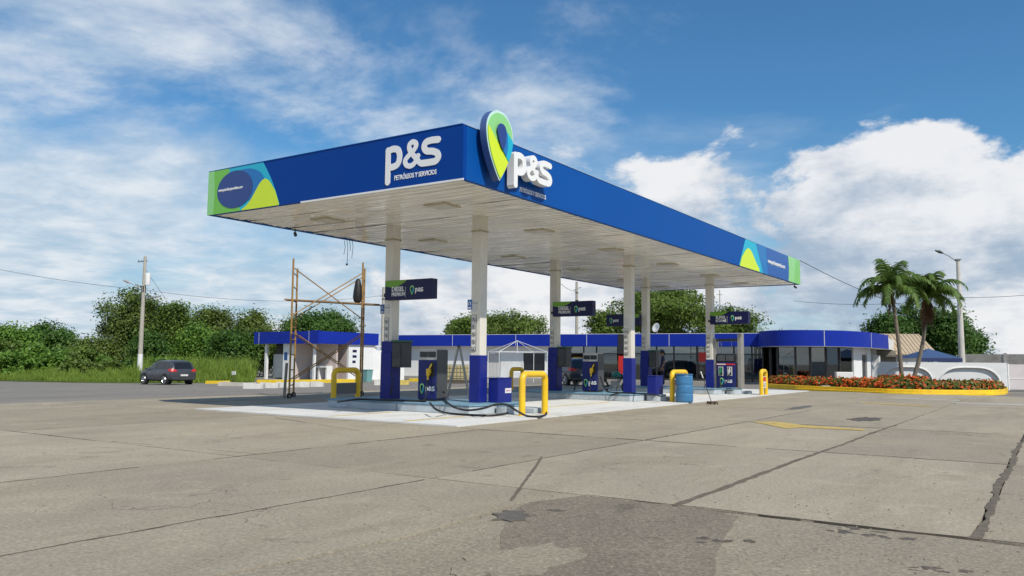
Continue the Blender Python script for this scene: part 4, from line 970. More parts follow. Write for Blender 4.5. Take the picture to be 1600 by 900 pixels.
hair = MB().lathe([(.03, -.10), (.085, -.07), (.105, 0), (.10, .05), (.06, .10), (.01, .115)], (-.03, 0, 1.61), 14); hair.v = [(q[0]+.03*(1 if q[0] > -.03 else 0), q[1], q[2]) for q in hair.v]
hair.build('hair', BLACK, r_, sm=True)
MB().lathe([(.112, 0), (.112, .03), (.09, .085), (.02, .105)], (-.05, 0, 1.635), 14).add([(-.13, -.08, 1.64), (-.13, .08, 1.64), (-.25, .06, 1.625), (-.25, -.06, 1.625)], [(0, 1, 2, 3)]).build('cap', UNI, r_)
MB().tube([(.06, 0, 1.60), (.12, 0, 1.52), (.11, 0, 1.42)], [.035, .04, .015], 8).build('ponytail', BLACK, r_)
fc = MB().tube([(-.145, 0, 1.575), (-.165, 0, 1.555)], [.012, .018], 6)
for s_ in (-1, 1): fc.tube([(-.125, .035*s_, 1.595), (-.138, .035*s_, 1.595)], .010, 6)
fc.tube([(-.135, -.025, 1.52), (-.14, 0, 1.518), (-.135, .025, 1.52)], .007, 5).build('face', SKIN, r_)
for s_, f_ in ((-1, 'fl'), (1, 'fr')):
    h = MB(); b0 = Vector(J[f_])
    for k in range(4): h.tube([b0+Vector((-.01+.018*k-.02, 0, 0)), b0+Vector((-.025+.018*k-.02, .01*s_, -.045)), b0+Vector((-.03+.018*k-.02, -.005*s_, -.08+.006*abs(k-1)))], [.011, .010, .008], 6)
    h.tube([b0+Vector((-.03, 0, .02)), b0+Vector((-.06, 0, -.01)), b0+Vector((-.065, 0, -.04))], [.012, .011, .009], 6)
    h.build('fingers', SKIN, r_)
# ================================================================ buildings
CREAMW = mat('wall_white', (.74, .74, .72), .75, var=.06, scale=1.2, dirt=.12)
PINKW = mat('wall_pinkish', (.50, .42, .38), .8, var=.08, scale=1.5, dirt=.15)
DFRAME = mat('dark_frame', (.02, .02, .022), .4)
def onYx(u, y): d = ray(u, 565); return float(d[0]*y/d[1])
def onXy(u, x): d = ray(u, 565); return float(d[1]*x/d[0])
# --- left service block with corner porch
LB = tag(empty('service_block', (-49.6, 46.5, -.3)), 'low white service block with blue fascia and a corner porch, behind the scaffold', 'building')
def lp(mb, name, m, par=LB, **k):
    return mb.build(name, m, par, at=LB.location if par is LB else LB.location, **k)
zb0 = -.55; fx = lambda u: onYx(u, 43.0); fy = lambda u: onXy(u, -46.0)
xl, xr, yf, yb = fx(397), -46.0, 43.0, onXy(590, -46.0)
lp(MB().box(xl, xr, yf, yb, 2.60, 3.42), 'roof', WHITE)
fa = lp(MB().box(xl-.03, xr+.03, yf-.06, yf-.001, 2.56, 3.50), 'fascia', BLUE_B)
fb = lp(MB().box(xr+.001, xr+.06, yf-.06, yb, 2.56, 3.50), 'fascia', BLUE_B)
lp(MB().box(xr-.9, xr+.09, yf-.10, yf-.061, 2.54, 3.54).box(xr+.061, xr+.10, yf-.06, yf+.1, 2.54, 3.54), 'fascia_corner', BLUE_B)
lp(MB().box(xr-.93, xr-.90, yf-.104, yf-.06, 2.56, 3.52), 'fascia_seam', TRIM); lp(MB().box(fx(404), fx(404)+.03, yf-.065, yf-.06, 2.58, 3.48), 'fascia_seam', TRIM)
lp(MB().box(fx(438), fx(455), yf+.25, yf+.45, zb0, 2.599), 'wall', CREAMW)
lp(MB().box(fx(455), xr-.35, yf+2.2, yf+2.4, zb0, 2.599), 'porch_wall', PINKW)
lp(MB().box(fx(453), fx(455)+.02, yf+.451, yf+2.199, zb0, 2.599), 'porch_side_wall', PINKW)
lp(MB().box(xr-2.2, xr-2.0, yf+2.401, yb, zb0, 2.599), 'porch_wall', PINKW)
lp(MB().box(xr-1.999, xr-.3, fy(546), fy(546)+.2, zb0, 2.599), 'porch_side_wall', PINKW)
lp(MB().box(xr-.299, xr-.1, fy(546), yb-.05, zb0, 2.599), 'wall', CREAMW)
lp(MB().box(xr-.75, xr-.58, yf+.2, yf+.37, zb0, 2.599), 'porch_pillar', WHITE)
cn = lp(MB().box(fx(460), fx(486), yf+1.55, yf+2.199, .75, .88), 'wash_counter', CREAMW)
for u in (461, 473, 485): MB().box(fx(u)-.07, fx(u)+.07, yf+1.62, yf+2.199, zb0, .749).build('counter_leg', CREAMW, cn, at=LB.location)
for u in (466, 479): MB().lathe([(.03, 0), (.05, .25), (.02, .28)], (fx(u), yf+2.0, .881), 8).build('tap', GREY, cn, at=LB.location)
dm = mat('door_grey', (.22, .21, .21), .5, var=.1)
for (u0, u1) in ((512, 526), (531, 544)):
    y0, y1 = onXy(u0, xr-2.0), onXy(u1, xr-2.0)
    d_ = lp(MB().box(xr-1.999, xr-1.95, y0, y1, zb0+.2, 1.95), 'door', dm); MB().box(xr-1.949, xr-1.91, y0+.1, y0+.16, .75, .85).build('handle', GREY, d_, at=LB.location)
lp(MB().box(fx(413), fx(434), yf+.9, yf+1.3, -.1, 1.75), 'vending_cabinet', mat('cabinet_pale', (.50, .50, .48), .5, var=.1))
lp(MB().box(fx(410), fx(413), yf+.2, yf+.4, zb0, 2.599), 'porch_pillar', WHITE)
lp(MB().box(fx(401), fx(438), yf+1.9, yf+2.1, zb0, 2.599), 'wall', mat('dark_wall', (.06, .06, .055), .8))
lp(MB().box(fx(438)+.15, fx(438)+.50, yf+.235, yf+.2495, 1.3, 1.9), 'wall_sign', FLG)
for k in range(3): lp(MB().box(xr-.0995, xr-.09, fy(552), fy(552)+.45-.1*(k == 2), 1.95-.42*k, 2.15-.42*k), 'wall_letter', NAVY)
lp(MB().box(xl, xr+.3, yf-.4, yb, zb0, -.2), 'floor_slab', OLDC)
# white yard wall joining the two buildings
p0, p1 = P(576, 66, 0), P(632, 67, 0)
def wall_between(name, a, c, z0, z1, th, m, lab, cat='wall'):
    r_ = tag(empty(name, (a.x, a.y, 0), math.atan2(c.y-a.y, c.x-a.x)), lab, cat); ln = (c-a).to_2d().length
    return r_, ln
r_, ln = wall_between('yard_wall', p0, p1, 0, 0, .2, CREAMW, 'plain white yard wall between the two blue-topped buildings')
MB().box(0, ln*.45, 0, .2, -.6, 2.15).build('wall_panel', CREAMW, r_); MB().box(ln*.45+.001, ln, 0, .25, -.6, 2.45).build('wall_panel', CREAMW, r_); MB().box(-.02, ln+.02, -.03, .23, 2.4505, 2.50).build('coping', WHITE, r_).location = (0, 0, 0)

# --- main building with the long blue fascia
O = Vector((-45.82, 53.19, 0)); e = Vector((.9853, .1706, 0)); nf = Vector((.1706, -.9853, 0)); RZ = math.atan2(e.y, e.x)
def ml(u, back=0.):
    d = ray(u, 565); o_ = O-nf*back; t = (o_.x*nf.x+o_.y*nf.y)/(d[0]*nf.x+d[1]*nf.y)
    return (d[0]*t-o_.x)*e.x+(d[1]*t-o_.y)*e.y
MBD = tag(empty('station_shop', O, RZ), 'long low station building with blue fascia, white walls and dark shopfront glazing', 'building')
X0, XG, XG2, XE = ml(622), ml(965), ml(976), ml(1192)
DEP = 7.0; WB = .55
MB().box(X0, XE+1, .12, DEP, 2.62, 3.40).build('roof', WHITE, MBD)
for (a, c) in ((X0, XG), (XG2, XE)):
    f_ = MB().box(a, c, -.06, .119, 2.58, 3.50).build('fascia', BLUE_B, MBD)
for u in (707, 806, 917, 1046, 1110): MB().box(ml(u)-.015, ml(u)+.015, -.066, -.0605, 2.60, 3.49).build('fascia_seam', TRIM, MBD)
MB().box(XG+.01, XG2-.01, .0, .115, 2.0, 3.49).build('gap_shade_panel', DFRAME, MBD)  # dark panel added across the fascia gap, standing in for its shade
MB().box(X0-.1, XE+1, -.055, .118, 3.501, 3.53).build('parapet_cap', TRIM, MBD)
wl_ = lambda a, c, z0, z1: MB().box(ml(a, WB), ml(c, WB), WB, WB+.2, z0, z1).build('wall', CREAMW, MBD)
wl_(622, 763, -.2, 2.62); wl_(763, 782, 2.02, 2.62); wl_(782, 816, -.2, 2.62); wl_(816, 853, -.2, .55); wl_(816, 853, 2.12, 2.62); wl_(853, 880, -.2, 2.62)
d_ = MB().box(ml(763, WB)+.02, ml(782, WB)-.02, WB+.06, WB+.12, -.05, 2.0).build('door', mat('door_light_grey', (.45, .45, .45), .5, var=.06), MBD)
for k in range(7): MB().box(ml(763, WB)+.1+.13*k, ml(763, WB)+.16+.13*k, WB+.045, WB+.0595, .1, 1.9).build('door_slat', STK, d_)
w_ = MB().box(ml(816, WB)+.09, ml(853, WB)-.09, WB+.10, WB+.115, .64, 2.03).build('window', DISP, MBD)
wf = MB()
for a, c, z0, z1 in ((816, 853, .55, .64), (816, 853, 2.03, 2.12)): wf.box(ml(a, WB)+.001, ml(c, WB)-.001, WB-.03, WB+.16, z0, z1)
for a in (ml(816, WB)+.001, ml(853, WB)-.09): wf.box(a, a+.088, WB-.03, WB+.16, .641, 2.029)
wf.build('window_frame', WHITE, w_)
MB().box(ml(800, WB), ml(860, WB), WB-.35, WB-.001, -.2, .50).build('ledge', CREAMW, MBD)
# interior shell
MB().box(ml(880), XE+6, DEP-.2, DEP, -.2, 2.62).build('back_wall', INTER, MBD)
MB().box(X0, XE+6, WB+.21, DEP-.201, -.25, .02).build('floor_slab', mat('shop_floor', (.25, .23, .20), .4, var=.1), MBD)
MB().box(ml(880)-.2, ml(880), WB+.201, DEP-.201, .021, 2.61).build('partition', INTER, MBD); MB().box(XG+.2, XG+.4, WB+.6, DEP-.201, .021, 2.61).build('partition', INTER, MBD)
MB().box(X0, X0+.2, WB+.201, DEP, -.2, 2.61).build('side_wall', CREAMW, MBD)
for k in range(14):
    x = ml(895)+k*1.45; MB().box(x, x+.9, 3.6+.9*(k % 2), 4.1+.9*(k % 2), .021, 1.0+.35*((k*7) % 3)).build('shelf_unit', mat('shelf_%d' % (k % 4), ((.18, .13, .05), (.06, .09, .05), (.14, .05, .03), (.12, .12, .11))[k % 4], .6, var=.5, scale=9), MBD)
POST = mat('poster_yellow', (.55, .42, .10), .6, var=.5, scale=5)
for u, z0, z1, w_ in ((895, 1.1, 1.75, .8), (945, .9, 1.5, 1.2)): MB().box(ml(u, 1.2), ml(u, 1.2)+w_, 1.2, 1.22, z0, z1).build('poster', POST, MBD)
# glazing
MU = [880, 912, 932, 965, 978, 1026, 1053, 1089, 1118, 1147, 1175, 1192]
for i, u in enumerate(MU):
    if u == 965: continue
    MB().box(ml(u, WB)-.05, ml(u, WB)+.05, WB-.02, WB+.12, 0, 2.62).build('mullion', DFRAME, MBD)
for a, c in zip(MU[:-1], MU[1:]):
    if a == 965: continue
    x0, x1 = ml(a, WB)+.051, ml(c, WB)-.051
    MB().box(x0, x1, WB+.0, WB+.08, 1.98, 2.06).build('transom', DFRAME, MBD)
    MB().box(x0, x1, WB+.03, WB+.042, 2.061, 2.61).build('glass_pane', glass_mat('transom_glass', (.40, .40, .33), .30) if 'transom_glass' not in MATS else MATS['transom_glass'], MBD)
    if a not in (880, 912): MB().box(x0, x1, WB+.03, WB+.042, .02, 1.979).build('glass_pane', GLASS, MBD)
MB().box(ml(1092, WB), ml(1106, WB), WB-.015, WB-.003, 1.45, 2.15).build('red_poster', RED, MBD)
MB().box(ml(968), ml(976), -.3, -.1, .5, 1.85).build('extinguisher_cabinet', RED, MBD)
MB().box(ml(622), XE, -.5, WB-.001, -.25, .06).build('pavement', OLDC, MBD)
# dish on the roof
dsh = P(1027, 61, 3.75); r_ = tag(empty('satellite_dish', (dsh.x, dsh.y, 3.4)), 'small white satellite dish on the station roof', 'dish')
MB().tube([(0, 0, 0), (0, 0, .5)], .03, 6).build('mast', GREY, r_)
MB().lathe([(.02, 0), (.2, .024), (.33, .08), (.36, .10), (.34, .105), (.19, .05), (.02, .024)], (0, 0, 0), 20).build('reflector', WHITE, r_, sm=True).matrix_local = Matrix.Translation((.0, -.08, .55)) @ Matrix.Rotation(rad(72), 4, 'X') @ Matrix.Rotation(rad(-20), 4, 'Y')
MB().tube([(0, -.1, .4), (.1, -.5, .62)], .012, 5).build('feed_arm', DARK, r_)

# --- rounded shop
RS = tag(empty('round_shop', P(1290, 55, 0)), 'rounded shop end with curved blue fascia and big dark windows behind the flower bed', 'building')
def rp(mb, name, m, par=RS, **k): return mb.build(name, m, par, at=RS.location, **k)
PL = [P(u, D, 0) for u, D in ((1186, 58), (1189, 55.6), (1202, 53.8), (1222, 52.9), (1248, 52.4), (1275, 52.3), (1303, 52.5), (1330, 53.3), (1352, 54.6), (1372, 57), (1389, 60.5))]
px_ = crom([(q.x, q.y) for q in PL], 4)
bk = [tuple(P(1400, 70, 0))[:2], tuple(P(1190, 68, 0))[:2]]
def offset(pts, d):
    out = []
    for i in range(len(pts)):
        a = Vector(pts[max(i-1, 0)]); c = Vector(pts[min(i+1, len(pts)-1)]); t = (c-a).normalized(); out.append((pts[i][0]-t.y*d, pts[i][1]+t.x*d))
    return out
inn = offset(px_, .14)
fm = MB()
nn = len(px_)
fm.add([(x, y, z) for x, y in px_ for z in (2.50, 3.55)]+[(x, y, z) for x, y in inn for z in (2.50, 3.55)],
       [(2*i, 2*i+2, 2*i+3, 2*i+1) for i in range(nn-1)]+[(2*nn+2*i, 2*nn+2*i+1, 2*nn+2*i+3, 2*nn+2*i+2) for i in range(nn-1)]+[(2*i+1, 2*i+3, 2*nn+2*i+3, 2*nn+2*i+1) for i in range(nn-1)]+[(2*i, 2*nn+2*i, 2*nn+2*i+2, 2*i+2) for i in range(nn-1)])
rp(fm, 'fascia', BLUE_B, sm=True)
rp(MB().prism(inn+bk, 2.56, 3.40), 'roof', WHITE)
lip = offset(px_, -.02); lf = MB(); lf.add([(x, y, z) for x, y in lip for z in (2.47, 2.52)]+[(x, y, z) for x, y in inn for z in (2.47, 2.52)], [(2*i, 2*i+2, 2*i+3, 2*i+1) for i in range(nn-1)]+[(2*i, 2*nn+2*i, 2*nn+2*i+2, 2*i+2) for i in range(nn-1)]+[(2*i+1, 2*i+3, 2*nn+2*i+3, 2*nn+2*i+1) for i in range(nn-1)])
rp(lf, 'fascia_lip', GREY)
wp = offset(px_, .75)
def upos(u):       # point of the inner wall line in column u
    best = None
    for a, c in zip(wp[:-1], wp[1:]):
        for t in np.linspace(0, 1, 12):
            q = (a[0]+(c[0]-a[0])*t, a[1]+(c[1]-a[1])*t); v_ = np.array([q[0], q[1], 0.]); uu = 800+FPX*(v_@R2)/(v_@F)
            if best is None or abs(uu-u) < best[0]: best = (abs(uu-u), q)
    return Vector((*best[1], 0))
def seg(mb, a, c, y0, y1, z0, z1):
    t = (c-a).normalized(); n_ = Vector((-t.y, t.x, 0))
    q = [a+n_*y0, c+n_*y0, c+n_*y1, a+n_*y1]; return mb.prism([(p.x, p.y) for p in q], z0, z1)
for u in (1290, 1352): 
    q = Vector((*px_[min(range(nn), key=lambda i: abs(800+FPX*(np.array([*px_[i], 0.])@R2)/(np.array([*px_[i], 0.])@F)-(u if u < 1300 else 1362)))], 0)); 
    rp(MB().box(q.x-.02, q.x+.02, q.y-.03, q.y+.0, 2.53, 3.54), 'fascia_seam', TRIM)
mus = [1194, 1215, 1243, 1266, 1291, 1312, 1333]
for a, c in zip(mus[:-1], mus[1:]):
    pa, pc_ = upos(a), upos(c); t = (pc_-pa).normalized()
    rp(seg(MB(), pa+t*.06, pc_-t*.06, .03, .045, .05, 2.49), 'glass_pane', GLASS)
for u in mus[:-1]:
    pa = upos(u); rp(MB().box(pa.x-.06, pa.x+.06, pa.y-.04, pa.y+.10, 0, 2.5), 'mullion', DFRAME)
rp(seg(MB(), upos(1333), upos(1346), -.05, .25, -.2, 2.5), 'pier', CREAMW)
pa, pc_ = upos(1346), upos(1355)
d_ = rp(seg(MB(), pa, pc_, .12, .18, 0, 2.05), 'door', DFRAME); rp(seg(MB(), pa, pc_, .05, .25, 2.051, 2.5), 'lintel', CREAMW)
for k in range(5):
    q = pa+(pc_-pa)*((k+.5)/5); MB().box(q.x-.015, q.x+.015, q.y-.03, q.y, .05, 2.0).build('door_bar', GREY, d_, at=RS.location)
rp(seg(MB(), upos(1355), upos(1361), 0, .25, -.2, 2.5), 'pier', CREAMW)
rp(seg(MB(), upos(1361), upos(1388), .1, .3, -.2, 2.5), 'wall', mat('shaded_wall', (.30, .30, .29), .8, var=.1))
q = upos(1368); rp(MB().box(q.x-.35, q.x+.35, q.y-.45, q.y-.05, 1.45, 2.05), 'air_conditioner', WHITE, bevel=.02)
rp(MB().prism(wp+bk, -.2, .02), 'floor_slab', mat('shop_floor', (.25, .23, .20), .4))
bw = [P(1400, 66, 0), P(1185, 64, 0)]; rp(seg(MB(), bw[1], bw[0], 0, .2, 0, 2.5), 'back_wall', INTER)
for k, (u, D, h, cl) in enumerate(((1222, 56.5, 1.2, 0), (1236, 58, 1.7, 3), (1256, 57, 1.0, 2), (1276, 59, 1.8, 3), (1296, 57, 1.1, 1), (1318, 58, 1.6, 0))):
    q = P(u, D, 0); rp(MB().box(q.x-.5, q.x+.5, q.y-.25, q.y+.25, .021, h), 'shelf_unit', MATS['shelf_%d' % cl])
for u, z in ((1219, .0), (1223, .1), (1258, -.1), (1262, .0)):
    q = P(u, 60, 3.40); rp(MB().tube([(q.x, q.y, 3.40), (q.x, q.y, 3.93+z)], .035, 5), 'roof_rod', GREY)
rp(MB().prism(offset(px_, -.6)+bk, -.3, -.005), 'pavement', OLDC)

# ================================================================ right hand walls, gate, house, tent
def run(name, a, c, lab, cat): 
    r_ = tag(empty(name, (a.x, a.y, 0), math.atan2(c.y-a.y, c.x-a.x)), lab, cat); return r_, (c-a).to_2d().length
w0, w1 = P(1362, 46.4, 0), P(1573, 45.0, 0)
r_, ln = run('garden_wall', w0, w1, 'white garden wall with two arched recesses behind the flower bed', 'wall')
def wl_at(u):
    d = ray(u, 565); n_ = Vector((-(w1-w0).y, (w1-w0).x, 0)).normalized(); t = (w0.x*n_.x+w0.y*n_.y)/(d[0]*n_.x+d[1]*n_.y); q = Vector((d[0]*t, d[1]*t, 0)); return (q-w0).length
a1, b1, a2, b2 = wl_at(1376), wl_at(1458), wl_at(1466), wl_at(1563)
def archf(a, c, zt):
    m_, h_ = (a+c)/2, (c-a)/2
    return lambda X, Y: np.maximum(np.abs(X-m_)/h_-1, 0)*9 + np.where(np.abs((X-m_)/h_)**3.2+np.maximum(0, (Y-.0)/zt)**2.6 < 1, -1., 1.)*np.abs(np.abs((X-m_)/h_)**3.2+np.maximum(0, Y/zt)**2.6-1)
fr_ = lambda X, Y: np.maximum.reduce([-np.minimum(archf(a1, b1, 1.27)(X, Y), 9), -np.minimum(archf(a2, b2, 1.27)(X, Y), 9), -(X-.001), X-ln, Y-1.5])
MB().box(0, ln, .10, .25, -.2, 1.499).build('wall_core', CREAMW, r_)
flat_shape('arched_facing', fr_, -.02, ln+.02, -.2, 1.52, .06, .099, CREAMW, r_, Matrix(((1, 0, 0, 0), (0, 0, -1, .099), (0, 1, 0, 0), (0, 0, 0, 1))))
MB().box(0, ln, .0, .26, 1.5005, 1.54).build('coping', WHITE, r_)
for (a, c) in ((a1, b1), (a2, b2)):
    m_, h_ = (a+c)/2, (c-a)/2; pts = []
    for t in np.linspace(-1, 1, 33):
        x = abs(t)*.0+t; zz = 1.27*max(0, 1-abs(t)**3.2)**(1/2.6); pts.append((m_+h_*t, -.012, max(zz, .0)))
    MB().tube(pts, .045, 6).build('arch_moulding', WHITE, r_)
g0, g1 = P(1575, 45.2, 0), P(1760, 45.5, 0)
r_, ln = run('sheet_gate', g0, g1, 'pale pink sheet metal gate at the right edge', 'gate')
GP = mat('gate_pink', (.55, .50, .49), .6, var=.06, dirt=.12)
k = 0; x = 0
while x < ln:
    MB().box(x+.03, x+1.12, .03, .05, .08, .66).build('gate_panel', GP, r_); MB().box(x+.03, x+1.12, .03, .05, .70, 1.46).build('gate_panel', GP, r_)
    MB().box(x-.03, x+.029, 0, .08, .02, 1.5).build('gate_post', WHITE, r_); MB().box(x+.0295, x+1.1205, .01, .07, .661, .699).build('gate_rail', WHITE, r_); x += 1.15
c0, c1 = P(1505, 70, 0), P(1800, 62, 0)
r_, ln = run('boundary_wall', c0, c1, 'weathered grey concrete boundary wall behind the gate', 'wall')
x = 0
while x < ln:
    MB().box(x+.121, x+3.0, 0, .15, -.2, 2.33+random.uniform(-.02, .02)).build('wall_panel', OLDC, r_); MB().box(x-.12, x+.12, -.06, .2, -.2, 2.42).build('wall_post', mat('post_concrete', (.42, .40, .37), .85, var=.15, dirt=.3), r_); x += 3.12
# small house with tan metal roof
TAN = mat('roof_tan', (.42, .33, .22), .6, var=.12, scale=2, dirt=.3)
h0 = P(1392, 66, 0); h1 = P(1469, 66, 0); r_ = tag(empty('small_house', (h0.x, h0.y, 0), YAW), 'small house with a ribbed tan metal roof behind the garden wall', 'house')
ln = (h1-h0).length; lx = -2.0
MB().box(lx+.2, ln-.25, 1.6, 5.0, -.2, 2.45).build('wall', CREAMW, r_)
MB().add([(ln-.25, 1.6, 2.45), (ln-.25, 5.0, 2.45), (ln-.25, 3.3, 3.8), (ln-.45, 1.6, 2.45), (ln-.45, 5.0, 2.45), (ln-.45, 3.3, 3.8)], [(0, 1, 2), (5, 4, 3), (0, 2, 5, 3), (1, 4, 5, 2)]).build('gable', CREAMW, r_)
for s_, yy in ((0, .7), (1, 5.9)):
    rb = MB(); rb.add([(lx, yy, 2.25), (ln+.25, yy, 2.25), (ln+.0, 3.3, 3.98), (lx, 3.3, 3.98), (lx, yy, 2.20), (ln+.25, yy, 2.20), (ln+.0, 3.3, 3.93), (lx, 3.3, 3.93)], [(0, 1, 2, 3), (7, 6, 5, 4), (0, 4, 5, 1), (1, 5, 6, 2), (2, 6, 7, 3), (3, 7, 4, 0)])
    ro_ = rb.build('roof_sheet', TAN, r_)
    if s_ == 0:
        x = lx+.1
        while x < ln: MB().tube([(x, yy, 2.27), (x, 3.28, 4.0)], .035, 4).build('roof_rib', TAN, ro_); x += .32
for k in range(4): MB().box(ln-.24, ln-.20, 2.0+.6*k, 2.35+.6*k, 2.55+.0*k, 2.75).build('gable_slat', GREY, r_)
MB().box(lx, ln*.4, -.6, 1.2, 2.0, 2.12).build('lean_to_roof', mat('old_tin', (.10, .085, .07), .8, var=.3, dirt=.4), r_)
# blue tent
tcn = P(1451, 56, 0); r_ = tag(empty('party_tent', (tcn.x, tcn.y, 0), YAW), 'dark blue pyramid tent roof showing above the garden wall', 'tent')
TB = mat('tent_blue', (.035, .075, .17), .7, var=.1)
hw = 1.5
MB().add([(-hw, -hw, 1.85), (hw, -hw, 1.85), (hw, hw, 1.85), (-hw, hw, 1.85), (0, 0, 2.50)], [(0, 1, 4), (1, 2, 4), (2, 3, 4), (3, 0, 4), (3, 2, 1, 0)]).build('tent_roof', TB, r_)
for a, c in (((-hw, -hw), (hw, -hw)), ((hw, -hw), (hw, hw))): MB().add([(a[0], a[1], 1.845), (c[0], c[1], 1.845), (c[0], c[1], 1.60), (a[0], a[1], 1.60), (a[0]+.01, a[1]+.02, 1.845), (c[0]+.01, c[1]+.02, 1.845), (c[0]+.01, c[1]+.02, 1.60), (a[0]+.01, a[1]+.02, 1.60)], [(0, 1, 2, 3), (7, 6, 5, 4), (3, 2, 6, 7), (0, 4, 5, 1), (0, 3, 7, 4), (1, 5, 6, 2)]).build('valance', mat('tent_navy', (.018, .03, .10), .7), r_)
for sx in (-1, 1):
    for sy in (-1, 1): MB().tube([(sx*(hw-.05), sy*(hw-.05), 0), (sx*(hw-.05), sy*(hw-.05), 1.84)], .03, 6).build('tent_leg', GREY, r_)

# gazebo frame without its cover
gz = P(808, 52.5, 0); r_ = tag(empty('gazebo_frame', (gz.x, gz.y, -.03), YAW+.25), 'bare white folding gazebo frame in front of the station wall', 'frame')
WP = mat('white_tube', (.78, .78, .76), .4, var=.04); hw = 1.55
cr = [(-hw, -hw), (hw, -hw), (hw, hw), (-hw, hw)]
for a in cr: MB().tube([(a[0], a[1], 0), (a[0], a[1], 2.02)], .018, 6).build('leg', WP, r_)
for a, c in zip(cr, cr[1:]+cr[:1]):
    MB().tube([(a[0], a[1], 2.0), (c[0], c[1], 2.0)], .014, 6).build('rail', WP, r_)
    MB().tube([(a[0], a[1], 2.0), (0, 0, 2.72)], .017, 6).build('rafter', WP, r_)
MB().tube([(0, 0, 2.75), (0, 0, 1.9)], .022, 6).build('hub_pole', WP, r_)
# liquid container on its pallet, teal bin, rubble blocks, kerbs
q = P(716, 52.5, -.03); r_ = tag(empty('liquid_container', q, .3), 'yellowed liquid container in a wire cage on a pallet, behind the ladder', 'container')
MB().box(-.58, .58, -.48, .48, .14, 1.12).build('tank', mat('tank_yellowed', (.50, .42, .20), .5, var=.12), r_, bevel=.06)
for k in range(3): MB().box(-.6, .6, -.5+.4*k, -.3+.4*k, 0, .10).build('pallet_runner', BARK, r_)
MB().box(-.6, .6, -.5, .5, .101, .135).build('pallet_deck', BARK, r_)
for x in np.linspace(-.6, .6, 6): MB().tube([(x, -.51, .14), (x, -.51, 1.16)], .012, 5).build('cage_bar', GREY, r_)
for z in (.2, .45, .7, .95, 1.15): MB().tube([(-.62, -.51, z), (.62, -.51, z), (.62, .51, z), (-.62, .51, z), (-.62, -.51, z)], .012, 5).build('cage_bar', GREY, r_)
q = P(574, 61.5, -.28); r_ = tag(empty('waste_bin', q), 'pale teal waste bin by the white service block', 'bin')
TEB = mat('bin_teal', (.16, .34, .33), .6, var=.1, dirt=.2)
MB().add([(-.26, -.26, 0), (.26, -.26, 0), (.26, .26, 0), (-.26, .26, 0), (-.32, -.32, .85), (.32, -.32, .85), (.32, .32, .85), (-.32, .32, .85)], [(3, 2, 1, 0), (4, 5, 6, 7), (0, 1, 5, 4), (1, 2, 6, 5), (2, 3, 7, 6), (3, 0, 4, 7)]).build('bin_body', TEB, r_, bevel=.03)
MB().box(-.35, .35, -.35, .35, .855, .94).build('lid', TEB, r_, bevel=.03)
WB_ = mat('whitewashed_concrete', (.56, .55, .51), .85, var=.15, scale=4, dirt=.5, bump=.4)
def block(u, v, L_, h, m, lab, grp, ang=YAW+.05, dp=.4):
    q = G(u, v, -.1); q.z = terr(q.x, q.y)
    b_ = MB(); r0 = random.Random(int(u*7))
    nx = 6; top = [h*(.85+.2*r0.random()) for _ in range(nx+1)]
    vs = []
    for i in range(nx+1):
        x = -L_/2+L_*i/nx
        for y, z in ((-dp/2-.03*r0.random(), 0), (-dp/2+.04*r0.random(), top[i]), (dp/2-.04*r0.random(), top[i]*.97), (dp/2, 0)): vs.append((x, y, z))
    fs = [(4*i+k, 4*i+4+k, 4*i+4+(k+1) % 4, 4*i+(k+1) % 4) for i in range(nx) for k in range(4)]+[(0, 1, 2, 3), (4*nx+3, 4*nx+2, 4*nx+1, 4*nx)]
    o = b_.add(vs, fs).build('concrete_block', m); o.location = q; o.rotation_euler = (0, 0, ang); return tag(o, lab, 'block', grp)
bl = 'rough whitewashed blocks in a row'
for i, (u, v, L_, lab) in enumerate(((397, 606.5, 1.0, 'leftmost rough whitewashed block of the row by the service block'), (422, 605.5, .9, 'second rough whitewashed block from the left end of the row'), (445, 604.5, .85, 'third rough whitewashed block from the left end of the row'), (470, 604, 1.0, 'whitewashed block just right of the scaffold posts'), (493, 603.5, .9, 'rightmost whitewashed block of the row by the service block'))):
    block(u, v, L_, .30, WB_, lab, bl)
block(597, 601, .9, .32, WB_, 'whitewashed rubble block left of the blue column', 'loose kerb blocks by the buildings'); block(625, 600.5, 1.1, .32, mat('yellow_block', (.55, .42, .10), .8, var=.25, scale=4, dirt=.5), 'yellow painted rubble block right of the blue column', 'loose kerb blocks by the buildings')
block(372, 600, 2.2, .25, mat('pale_slab', (.40, .37, .32), .85, var=.15, dirt=.3), 'pale concrete slab left of the whitewashed block row', 'loose kerb blocks by the buildings')
q = G(1300, 613.5, 0)
o = block(1300, 613.2, 1.15, .30, OLDC, 'lump of bare concrete in front of the yellow kerb', 'loose kerb blocks by the buildings'); o.location.z = 0
def kerb(uvd, lab, h=.24, z=-.35, m=YKERB):
    pts = [P(u, D, 0) for u, D in uvd]; b_ = MB()
    c_ = crom([(p.x, p.y) for p in pts], 4); i_ = offset(c_, .22); n_ = len(c_)
    zz = [terr(x, y) for x, y in c_]
    b_.add([(x, y, zz[i]-.1) for i, (x, y) in enumerate(c_)]+[(x, y, zz[i]+h) for i, (x, y) in enumerate(c_)]+[(x, y, zz[i]+h) for i, (x, y) in enumerate(i_)]+[(x, y, zz[i]-.1) for i, (x, y) in enumerate(i_)],
           [(k*n_+i, k*n_+i+1, ((k+1) % 4)*n_+i+1, ((k+1) % 4)*n_+i) for k in range(4) for i in range(n_-1)]+[(0, n_, 2*n_, 3*n_), (n_-1, 4*n_-1, 3*n_-1, 2*n_-1)])
    return tag(b_.build('kerb', m, bevel=.02), lab, 'kerb', 'yellow painted kerbs')
